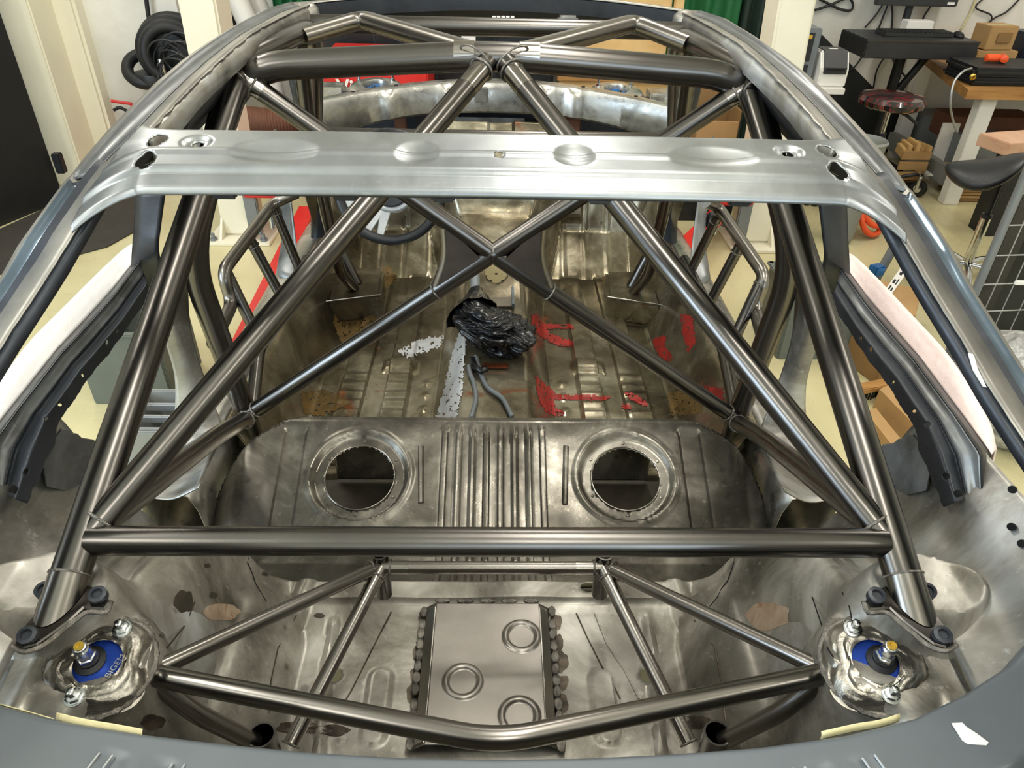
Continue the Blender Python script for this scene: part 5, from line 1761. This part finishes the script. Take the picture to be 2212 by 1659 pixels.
# monitor and box at the wall
m0, m1 = P(1893, 8, Y=WY - 0.22), P(2066, 15, Y=WY - 0.22)
t = thing('monitor', ((m0.x + m1.x) / 2, WY, m0.z), 'black flat screen on a wall bracket above the keyboard', 'monitor')
mw = m1.x - m0.x
box('screen', ((m0.x + m1.x) / 2, WY - 0.20, m0.z + 0.17), (mw, 0.05, 0.36), 'darkplastic', t, bev=0.006)
box('display', ((m0.x + m1.x) / 2, WY - 0.228, m0.z + 0.185), (mw - 0.05, 0.006, 0.29), 'void', t, bev=0)
box('button_label', (m1.x - 0.05, WY - 0.229, m0.z + 0.012), (0.05, 0.004, 0.016), 'paper', t, bev=0)
box('wall_arm', ((m0.x + m1.x) / 2, WY - 0.09, m0.z + 0.17), (0.10, 0.17, 0.10), 'black', t)
tube('stand_pole', [V(P(1968, 15, Y=WY - 0.16).x, WY - 0.14, m0.z + 0.2), V(P(1968, 15, Y=WY - 0.16).x, WY - 0.14, P(1966, 55, Y=WY - 0.16).z)], 0.026, 'black', t, n=14)
w0, w1 = P(1935, 60, Y=WY - 0.12), P(1990, 62, Y=WY - 0.12)
t = thing('white_carton', ((w0.x + w1.x) / 2, WY - 0.1, kz), 'small white carton behind the keyboard at the wall', 'box')
zt = P(1960, 42, Y=WY - 0.2).z
box('carton_body', ((w0.x + w1.x) / 2, WY - 0.22, (w0.z + zt) / 2 - 0.02), (w1.x - w0.x, 0.10, zt - w0.z + 0.04), 'paper', t)
box('shelf_bracket', ((w0.x + w1.x) / 2, WY - 0.10, w0.z - 0.05), (w1.x - w0.x + 0.06, 0.2, 0.02), 'wood', t)
# wall cables
CB = [
    ('black cable loop tied on the wall left of the monitor', [(1760, 22), (1790, 12), (1830, -4), (1842, 8), (1838, 22), (1815, 20), (1790, 8), (1770, -2)], 'rubber', 0.008),
    ('black cable running down the wall from the monitor to the desk, leftmost', [(1908, 8), (1890, 35), (1868, 60)], 'rubber', 0.006),
    ('black cable hanging under the monitor, second from the left', [(1918, 10), (1908, 35), (1898, 62)], 'rubber', 0.006),
    ('black cable with a lump hanging under the monitor', [(1926, 11), (1928, 32), (1926, 62)], 'rubber', 0.006),
    ('black cable curving from the monitor past the white carton', [(2010, 14), (1995, 38), (1990, 65)], 'rubber', 0.006),
    ('yellowish cord running down the wall right of the monitor', [(2112, -10), (2095, 30), (2075, 65)], 'tape', 0.007),
    ('black cable arching over the cardboard boxes', [(2205, -5), (2175, 25), (2150, 38), (2128, 55)], 'rubber', 0.006),
    ('thin dark cable at the top right of the wall', [(2130, -8), (2108, 16), (2140, 32), (2140, 48)], 'rubber', 0.005),
    ('black cable hanging below the desk in front of the wall, left one', [(1872, 108), (1850, 140), (1838, 152)], 'rubber', 0.006),
    ('black cable hanging below the desk in front of the wall, middle one', [(1918, 112), (1900, 140), (1892, 160), (1886, 195)], 'rubber', 0.006),
    ('black cable hanging below the desk and looping near the stool', [(1922, 112), (1938, 145), (1955, 165), (1958, 180), (1948, 198)], 'rubber', 0.006),
    ('black cable running from the label printer up to the desk', [(1815, 118), (1830, 98), (1850, 80), (1878, 66)], 'rubber', 0.006),
]
for lab, pts, mt_, r_ in CB:
    o = cable('wall_cable', [P(x, y, Y=WF - 0.02) for (x, y) in pts], r_ * 1.1, mt_, None)
    tag(o, lab, 'cable', 'cables on the wall by the desk')

# round stool in plastic wrap
sc_ = P(1928, 212, Y=4.45)
t = thing('round_stool', (sc_.x, sc_.y, 0), 'round swivel stool with plastic-wrapped black and red seat', 'stool')
lathe('seat', [(0.02, -0.05), (0.16, -0.05), (0.185, -0.035), (0.19, -0.01), (0.175, 0.015), (0.10, 0.026), (0.002, 0.028)], 'wrap', t, sc_, n=40)
tube('piston', [sc_ + V(0, 0, -0.05), sc_ + V(0, 0, -0.2)], 0.016, 'chrome', t)
tube('column', [sc_ + V(0, 0, -0.2), V(sc_.x, sc_.y, 0.09)], 0.028, 'black', t)
tube('height_lever', [sc_ + V(0.03, 0, -0.06), sc_ + V(0.10, -0.05, -0.09), sc_ + V(0.16, -0.06, -0.13)], 0.009, 'black', t)
for k in range(5):
    a = k * 2 * PI / 5 + 0.3
    e = V(sc_.x + 0.27 * math.cos(a), sc_.y + 0.27 * math.sin(a), 0.065)
    lg = tube('foot', [V(sc_.x, sc_.y, 0.10), e], 0.016, 'black', t, n=10)
    lathe('castor', [(0.024, -0.012), (0.024, 0.012)], 'rubber', lg, e + V(0, 0, -0.040), (math.sin(a), -math.cos(a), 0), 16)

# bucket, orange hose, foam box, caster frame
q = P(1872, 300, Y=3.98)
o = lathe('bucket', [(0.075, 0.0), (0.085, 0.02), (0.11, 0.24), (0.118, 0.245), (0.11, 0.25), (0.10, 0.24), (0.08, 0.03), (0.001, 0.03)], 'greyplastic', None, (q.x, 3.98, 0.0), n=32)
o.scale = (1, 1, q.z / 0.25)
tag(o, 'pale grey plastic bucket on the floor beside the stool base', 'bucket')
oc = P(1922, 352, Y=4.05)
t = thing('orange_hose', (oc.x, 4.05, 0), 'coil of orange air hose on the floor by the roof rail', 'hose')
for k in range(6):
    obj('coil', torus_bm(0.095 - 0.008 * k, 0.017, axis_mtx(V(oc.x + 0.010 * k, 4.05 + 0.01 * k, 0.11 + 0.042 * k), (0.5 - 0.12 * k, -0.8, 0.55 + 0.1 * math.sin(k * 2))), 36, 10), 'orange', t)
q = P(1958, 345, Y=4.95)
t = thing('wooden_block_crate', (q.x, 4.95, 0), 'beige crate of wooden offcuts on a black stand below the wall corner', 'crate')
zt = q.z + 0.10
for k in range(3):
    box('crate_side', (q.x, 4.85, zt - 0.18 + 0.07 * k), (0.20, 0.018, 0.058), 'card', t)
for k in range(5):
    box('offcut', (q.x - 0.07 + 0.036 * k, 4.93 + 0.02 * (k % 2), zt - 0.03 + 0.02 * (k % 3)), (0.03, 0.15, 0.06), 'ply', t, rz=0.1 * (k - 2))
box('crate_floor', (q.x, 4.95, zt - 0.22), (0.20, 0.2, 0.015), 'card2', t)
box('stand', (q.x, 4.95, (zt - 0.228) / 2), (0.22, 0.22, zt - 0.228), 'black', t)
q = P(1988, 395, Y=4.75)
t = thing('castor_frame', (q.x, q.y, 0), 'black castor wheel of a stand on the floor beside the white bench leg', 'castor')
lathe('wheel', [(0.05, -0.018), (0.055, -0.01), (0.055, 0.01), (0.05, 0.018)], 'rubber', t, (q.x, q.y, 0.055), (0.8, 0.6, 0), 26)
lathe('wheel_hub', [(0.025, -0.021), (0.025, 0.021)], 'chrome', t, (q.x, q.y, 0.055), (0.8, 0.6, 0), 20)
tube('fork', [V(q.x - 0.03, q.y - 0.03, 0.055), V(q.x - 0.03, q.y - 0.03, 0.14), V(q.x + 0.03, q.y + 0.02, 0.15)], 0.012, 'chrome', t, bend=0.02)
box('swivel_plate', (q.x, q.y, 0.16), (0.09, 0.09, 0.012), 'chrome', t)
lathe('wheel', [(0.045, -0.018), (0.05, -0.01), (0.05, 0.01), (0.045, 0.018)], 'rubber', t, (q.x - 0.14, q.y + 0.03, 0.05), (0.3, 0.9, 0), 26)
tube('link', [V(q.x, q.y, 0.16), V(q.x - 0.14, q.y + 0.03, 0.12), V(q.x - 0.14, q.y + 0.03, 0.05)], 0.012, 'black', t, bend=0.03)
# low plinth at the wall
q0, q1 = P(2000, 318, Y=WY - 0.4), P(2052, 395, Y=4.85)
o = obj('trim_4', prism_bm([V(q0.x + 0.02, WY, 0), V(q0.x + 0.02, 4.95, 0), V(q0.x + 0.35, 4.95, 0), V(q0.x + 0.35, WY, 0)], (0, 0, 0.34)), 'steelgrey', smooth=False, kind='structure')

# work bench
L0 = P(2045, 442, Z=0)
bz = P(2094, 192, Y=L0.y - 0.05).z
bx0 = P(2094, 188, Y=L0.y - 0.07).x
t = thing('work_bench', (L0.x + 0.6, L0.y + 0.4, 0), 'work bench with thick wooden top on white legs at right', 'bench')
bl = P(2040, 140, Y=WY - 0.15)
bm = prism_bm([V(bx0, L0.y - 0.07, bz - 0.055), V(bx0 + 2.2, L0.y - 0.07, bz - 0.055), V(bx0 + 2.2, WY - 0.02, bz - 0.055), V(bx0 + 0.30, WY - 0.02, bz - 0.055)], (0, 0, 0.055))
obj('bench_top', bm, 'wood', t, smooth=False)
for (x, y) in ((L0.x, L0.y), (L0.x + 2.0, L0.y), (L0.x + 0.1, WY - 0.15), (L0.x + 2.0, WY - 0.15)):
    box('leg', (x + 0.02, y + 0.03, (bz - 0.056) / 2), (0.10, 0.08, bz - 0.056), 'white', t, bev=0.004)
box('end_rail', (L0.x + 0.03, (L0.y + WY) / 2, 0.14), (0.06, WY - L0.y - 0.3, 0.12), 'greyplastic', t)
# things on the bench
q = P(2165, 168, Y=L0.y + 0.12)
t = thing('black_case', (q.x + 0.15, L0.y + 0.2, bz), 'closed black padded case lying on the wooden bench top', 'case')
for k, (zz, hh) in enumerate(((0.026, 0.045), (0.078, 0.052))):
    box('case_half', (P(2100, 165, Y=L0.y).x + 0.40, L0.y + 0.20, bz + zz), (0.76, 0.36, hh), 'rubber', t, bev=0.018)
lathe('latch_knob', [(0.018, 0), (0.018, 0.02), (0.008, 0.024)], 'brass', t, (P(2108, 165, Y=L0.y).x, L0.y + 0.03, bz + 0.055), (-0.5, -1, 0), 16)
o = cable('grey_lead', [V(P(2108, 140, Y=L0.y).x, L0.y + 0.03, bz + 0.10), P(2080, 155, Y=L0.y - 0.05), P(2060, 180, Y=L0.y - 0.08), P(2053, 225, Y=L0.y - 0.1), P(2060, 265, Y=L0.y - 0.02), P(2068, 285, Y=L0.y + 0.0)], 0.007, 'silver', None)
tag(o, 'grey lead drooping from the black case over the bench edge', 'cable')
def carton(name, px, py, yy, w, d_, h, label, z0, mat='card', tape_=True, rz=0.0, par=None):
    q = P(px, py, Y=yy)
    t = thing(name, (q.x, yy, z0), label, 'box')
    box('carton_body', (q.x, yy, z0 + h / 2 + 0.001), (w, d_, h), mat, t, rz=rz, bev=0.003)
    if tape_:
        box('tape_strip', (q.x, yy, z0 + h + 0.0015), (w * 0.96, 0.05, 0.001), 'tape', t, rz=rz, bev=0)
    for sgn in (-1, 1):
        box('flap_edge', (q.x, yy + sgn * 0.012, z0 + h + 0.0022), (w * 0.98, 0.004, 0.0015), 'card2', t, rz=rz, bev=0)
    return t, q
cy_ = L0.y + 0.62
carton('lower_carton', 2128, 128, cy_, 0.27, 0.22, 0.12, 'lower cardboard box on the bench under a smaller box', bz)
tt, q = carton('upper_carton', 2146, 80, cy_ - 0.02, 0.2, 0.16, 0.14, 'smaller cardboard box stacked on another box on the bench', bz + 0.125, rz=0.12)
box('print_patch', (q.x + 0.02, cy_ - 0.108, bz + 0.20), (0.10, 0.003, 0.06), 'card2', tt, rz=0.12, bev=0)
q = P(2200, 110, Y=cy_ + 0.05)
o = box('storage_bin', (q.x + 0.06, cy_ + 0.05, bz + 0.11), (0.2, 0.25, 0.218), 'navy', bev=0.012)
tag(o, 'dark navy bin on the bench right of the cardboard boxes', 'bin')
for k, (px, lab) in enumerate(((2150, 'orange plastic cap lying on the black case, left one'), (2172, 'orange and white tube lying on the black case, right one'))):
    q = P(px, 126, Y=L0.y + 0.18)
    o = lathe('orange_tube', [(0.012, -0.05), (0.022, -0.045), (0.024, 0.03), (0.016, 0.045), (0.004, 0.05)], 'orange', None, (q.x, L0.y + 0.2, bz + 0.131), (1 - k * 0.6, 1.0 * k, 0), 20)
    tag(o, lab, 'cap')
# under the bench
q = P(2110, 262, Y=5.3)
t = thing('copper_box', (q.x, 5.3, 0), 'reddish brown long box on a shelf under the bench', 'box')
box('box_body', (q.x + 0.05, 5.3, q.z - 0.02), (0.62, 0.25, 0.16), 'brown', t)
box('shelf_leg', (q.x + 0.05, 5.3, (q.z - 0.1) / 2), (0.5, 0.2, q.z - 0.1), 'black', t)
q = P(2150, 320, Y=5.0)
carton('tilted_carton', 2215, 320, 5.0, 0.34, 0.28, max(0.15, q.z + 0.08), 'pale cardboard box under the bench behind the black saddle stool', 0.0)
q = P(2046, 312, Y=5.12)
o = box('white_board', (q.x - 0.02, 5.12, q.z - 0.05), (0.12, 0.02, 2 * (q.z - 0.05)), 'paper', bev=0.002)
tag(o, 'white sheet leaning under the bench behind the white leg', 'sheet')
pk = P(2180, 312, Y=4.1)
t = thing('plank_stack', (pk.x + 0.1, 4.1, 0), 'pale wooden plank on a low stand behind the black saddle seat', 'plank')
box('plank', (pk.x + 0.12, 4.15, pk.z), (0.46, 0.22, 0.07), 'pinkwood', t, rz=0.25)
box('plank_stand', (pk.x + 0.15, 4.15, (pk.z - 0.036) / 2), (0.22, 0.16, pk.z - 0.036), 'black', t)
fc = P(2125, 452, Z=0)
t = thing('flat_carton_pile', (fc.x, fc.y + 0.15, 0), 'pile of folded flat cardboard on the floor under the bench', 'cardboard')
for k in range(9):
    box('cardboard_sheet', (fc.x + 0.06 + random.uniform(-.01, .01), fc.y + 0.26, 0.012 + k * 0.021), (0.36, 0.26, 0.016), 'card' if k % 3 else 'card2', t, rz=random.uniform(-.05, .05), bev=0.001)

# saddle stool with chrome star base
b = P(2088, 572, Z=0.10)
t = thing('saddle_stool', (b.x, b.y, 0), 'black leather saddle stool with chrome column and star base', 'stool')
sp_ = P(2122, 372, Y=b.y)
bm = bmesh.new()
bmesh.ops.create_uvsphere(bm, u_segments=36, v_segments=24, radius=1)
for v in bm.verts:
    x, y, z = v.co
    w = 0.150 * (1 + 0.18 * x)
    zz = z * 0.062 + 0.05 * (x * x) - 0.03 * y * y + 0.05 * x
    v.co = sp_ + Matrix.Rotation(-0.45, 3, 'Z') @ V(x * 0.165, y * w, zz)
obj('saddle_seat', bm, 'leather', t)
lathe('seat_plate', [(0.06, -0.075), (0.07, -0.05), (0.03, -0.03)], 'black', t, sp_, n=24)
tube('gas_piston', [V(b.x, b.y, 0.36), V(b.x + 0.0, b.y, sp_.z - 0.02)], 0.014, 'black', t)
lathe('collar', [(0.026, 0), (0.026, 0.02)], 'black', t, (b.x, b.y, 0.36), n=24)
tube('chrome_column', [V(b.x, b.y, 0.10), V(b.x, b.y, 0.36)], 0.024, 'chrome', t)
for k in range(5):
    a = k * 2 * PI / 5 + 0.5
    e = V(b.x + 0.26 * math.cos(a), b.y + 0.26 * math.sin(a), 0.075)
    lg = tube('star_leg', [V(b.x, b.y, 0.105), V(b.x + 0.12 * math.cos(a), b.y + 0.12 * math.sin(a), 0.11), e], 0.017, 'chrome', t, bend=0.05, n=12)
    lathe('castor', [(0.028, -0.02), (0.03, -0.01), (0.03, 0.01), (0.028, 0.02)], 'rubber', lg, e + V(0, 0, -0.044), (math.sin(a), -math.cos(a), 0), 18)
    obj('castor_hood', torus_bm(0.03, 0.007, axis_mtx(e + V(0, 0, -0.03), (math.sin(a), -math.cos(a), 0)), 20, 8), 'chrome', lg)

# wire mesh panel with a grey frame
f0 = P(2036, 795, Z=0.02)
t = thing('mesh_fence', (f0.x + 0.5, f0.y, 0), 'grey framed wire mesh panel standing at the right edge', 'fence')
fx, fy = f0.x, f0.y
dirx = V(1, 0.10, 0).normalized()
tube('frame_post', [V(fx, fy, 0.0), V(fx, fy, 1.5)], 0.017, 'steelgrey', t, n=14)
tube('frame_post', [V(fx, fy, 0.0) + dirx * 1.3, V(fx, fy, 1.5) + dirx * 1.3], 0.017, 'steelgrey', t, n=14)
tube('frame_rail', [V(fx, fy, 1.5), V(fx, fy, 1.5) + dirx * 1.3], 0.017, 'steelgrey', t, n=14)
tube('frame_rail', [V(fx, fy, 0.05), V(fx, fy, 0.05) + dirx * 1.3], 0.017, 'steelgrey', t, n=14)
for k in range(11):
    z = 0.17 + k * 0.125
    tube('horizontal_wire', [V(fx, fy, z), V(fx, fy, z) + dirx * 1.3], 0.0032, 'silver', t, n=8)
for k in range(1, 16):
    p_ = V(fx, fy, 0.05) + dirx * (k * 0.08)
    tube('vertical_wire', [p_ + V(0, 0.004, 0), p_ + V(0, 0.004, 1.45)], 0.0025, 'silver', t, n=8)
box('foot_bar', (fx, fy, 0.012), (0.05, 0.5, 0.022), 'steelgrey', t)
box('paper_scrap', V(P(2200, 613, Y=fy + 0.03).x, fy + 0.01, P(2200, 613, Y=fy).z), (0.07, 0.012, 0.02), 'paper', t, bev=0.004)
t = thing('black_board', (fx + 0.6, fy + 0.16, 0), 'large black board with a yellow sign standing behind the wire mesh', 'board')
box('board_sheet', (fx + 0.68, fy + 0.16, 0.72), (1.2, 0.03, 1.40), 'black', t, rz=0.10, bev=0.003)
box('board_edge', (fx + 0.12, fy + 0.082, 0.72), (0.09, 0.016, 1.40), 'mat', t, rz=0.10, bev=0.002)
for k in range(2):
    box('board_foot', (fx + 0.3 + 0.75 * k, fy + 0.17 + 0.075 * k, 0.012), (0.04, 0.3, 0.022), 'black', t)
ys = P(2205, 690, Y=fy + 0.11)
box('yellow_sign', (P(2188, 690, Y=fy + 0.11).x + 0.11, fy + 0.128, ys.z), (0.22, 0.012, 0.15), 'yellow', t, rz=0.10, bev=0.002)

# cardboard boxes and offcuts beside the right sill
q = P(1955, 668, Y=2.95)
q.x -= 0.13
t = thing('labelled_carton', (q.x, 2.95, 0), 'brown carton with a white printed label strip beyond the right side window', 'box')
mxr = Matrix.Rotation(-0.55, 4, 'Z')
zt = P(1955, 640, Y=2.95).z
box('carton_body', (q.x, 2.98, zt / 2), (0.34, 0.30, zt), 'card', t, mtx=Matrix.Rotation(-0.55, 4, 'Z'), bev=0.003)
lc = P(1925, 622, Y=2.86)
fm = frame_mtx((0, 0, 0), (0.80, 0.52, 0.0), (-0.35, 0.6, 0.3))
c0, c1, c2, c3 = P(1902, 640, Z=zt + 0.004), P(1948, 575, Z=zt + 0.004), P(1960, 588, Z=zt + 0.004), P(1916, 650, Z=zt + 0.004)
obj('label_strip', prism_bm([c0, c1, c2, c3], (0, 0, 0.0015)), 'paper', t, smooth=False)
lx, ly = (c1 - c0), (c3 - c0)
for (u_, v_, w_, h_) in ((0.30, 0.32, 0.16, 0.2), (0.30, 0.68, 0.10, 0.2), (0.52, 0.35, 0.12, 0.3), (0.55, 0.72, 0.18, 0.16), (0.80, 0.5, 0.10, 0.4)):
    o_ = c0 + lx * (u_ - w_ / 2) + ly * (v_ - h_ / 2) + V(0, 0, 0.0018)
    obj('print_mark', prism_bm([o_, o_ + lx * w_, o_ + lx * w_ + ly * h_, o_ + ly * h_], (0, 0, 0.0005)), 'rubber', t, smooth=False)
bq = P(1932, 578, Y=3.05)
o = box('blue_packet', (bq.x - 0.01, 3.17, zt + 0.026), (0.06, 0.05, 0.05), 'cyan', rz=0.4)
tag(o, 'blue packet lying on the labelled carton', 'packet')
q = P(1880, 790, Z=0.0)
t = thing('torn_carton', (q.x, q.y, 0), 'torn cardboard box on the floor behind the right inner quarter panel', 'box')
box('carton_body', (q.x + 0.02, q.y - 0.02, 0.11), (0.20, 0.20, 0.22), 'card2', t, rz=0.3)
box('torn_flap', (q.x - 0.06, q.y - 0.12, 0.22), (0.13, 0.10, 0.008), 'card', t, rz=0.6)
for k, (pa, pb_, lab) in enumerate((((1868, 900), (1945, 1000), 'long cardboard strip on the floor right of the car, nearer one'), ((1888, 872), (1985, 975), 'long cardboard strip on the floor right of the car, farther one'))):
    a, b_ = P(pa[0], pa[1], Z=0.02), P(pb_[0], pb_[1], Z=0.02)
    o = obj('cardboard_strip', prism_bm([a, b_, b_ + V(0.05, 0.03, 0), a + V(0.05, 0.03, 0)], (0, 0, 0.04 + 0.05 * k)), 'card', smooth=False)
    o.location.z = -0.019
    tag(o, lab, 'cardboard')
q = P(1885, 845, Z=0.03)
t = thing('floor_brush', (q.x, q.y, 0), 'dark bristle brush lying beside the torn cardboard box', 'brush')
box('brush_back', (q.x, q.y, 0.055), (0.16, 0.05, 0.025), 'wood', t, rz=0.3)
bm = bmesh.new()
for k in range(60):
    box_bm((q.x + random.uniform(-.075, .075), q.y + random.uniform(-.02, .02), 0.022), (0.004, 0.004, 0.043), bm=bm, bev=0)
obj('bristles', bm, 'rubber', t, smooth=False, kind='stuff')
# trestle leg and grey speckled sack
q0, q1 = P(1908, 545, Y=3.3), P(1872, 640, Y=3.3)
o = tube('prop_stand', [V(q0.x + 0.05, 3.3, q0.z + 0.05), V(q1.x, 3.3, 0.0)], 0.022, 'steelgrey', None, n=12)
tag(o, 'grey metal prop leaning behind the labelled carton', 'prop')
q = P(2085, 860, Z=0.2) + V(-0.02, -0.14, 0)
bm = bmesh.new()
bmesh.ops.create_icosphere(bm, subdivisions=4, radius=1)
for v in bm.verts:
    n_ = 1 + 0.10 * mnoise.noise(v.co * 1.7)
    v.co = V(v.co.x * 0.22 * n_, v.co.y * 0.24 * n_, max(-0.2, v.co.z * n_ * 0.22)) + V(q.x + 0.25, q.y + 0.2, 0.205)
o = obj('speckled_sack', bm, 'speckle')
tag(o, 'grey speckled sack on the floor outside the right rear pillar', 'sack')

# grey plastic crates seen through the left side opening
q = P(345, 900, Z=0.16) + V(0.02, 0.0, 0)
t = thing('grey_crate', (q.x, q.y, 0), 'grey plastic crate on the floor beside the left sill', 'crate')
for k in range(2):
    box('crate_wall', (q.x, q.y - 0.12 + 0.24 * k, 0.10), (0.22, 0.014, 0.18), 'greyplastic', t)
    box('crate_wall', (q.x - 0.11 + 0.22 * k, q.y, 0.10), (0.014, 0.24, 0.18), 'greyplastic', t)
box('crate_bottom', (q.x, q.y, 0.012), (0.22, 0.24, 0.014), 'greyplastic', t)
for k in range(3):
    box('crate_rib', (q.x, q.y - 0.07 + 0.07 * k, 0.15), (0.205, 0.016, 0.03), 'silver', t)
for s in (-1, 1):
    t = thing('storage_tub', (s * 1.40, 2.45 if s < 0 else 2.82, 0), 'grey green storage tub on the floor outside the %s sill' % ('left' if s < 0 else 'right'), 'tub')
    bm = bmesh.new()
    for k in range(4):
        a = k * PI / 2
        box_bm((s * 1.40 + 0.15 * math.cos(a), (2.45 if s < 0 else 2.82) + 0.15 * math.sin(a), 0.16), (0.30 if k % 2 else 0.014, 0.014 if k % 2 else 0.30, 0.32), bm=bm, bev=0.003)
    obj('tub_wall', bm, 'tubgreen', t, smooth=False)
    box('tub_floor', (s * 1.40+0.0, (2.45 if s < 0 else 2.82), 0.012), (0.29, 0.29, 0.02), 'tubgreen', t)
    for k in range(4):
        a = k * PI / 2
        box('tub_rim', (s * 1.40 + 0.155 * math.cos(a), (2.45 if s < 0 else 2.82) + 0.155 * math.sin(a), 0.315), (0.33 if k % 2 else 0.03, 0.03 if k % 2 else 0.33, 0.012), 'tubgreen', t)

# low rear wall details for the reflections : windows in the left and the rear wall
for i, (cx, cy, cz, w, h, ax_) in enumerate(((WL + 0.02, -0.9, 2.1, 3.3, 2.1, 'x'), (1.4, WB + 0.02, 2.2, 3.5, 1.9, 'y'))):
    bm = bmesh.new()
    for k in range(4):
        f = -w / 2 + w * k / 3
        c = (cx, cy + f, cz) if ax_ == 'x' else (cx + f, cy, cz)
        box_bm(c, (0.05, 0.06, h) if ax_ == 'x' else (0.06, 0.05, h), bm=bm)
    for f in (-h / 2, 0, h / 2):
        box_bm((cx, cy, cz + f), (0.05, w, 0.06) if ax_ == 'x' else (w, 0.05, 0.06), bm=bm)
    obj('window_%d' % (i + 1), bm, 'white', smooth=False, kind='structure')
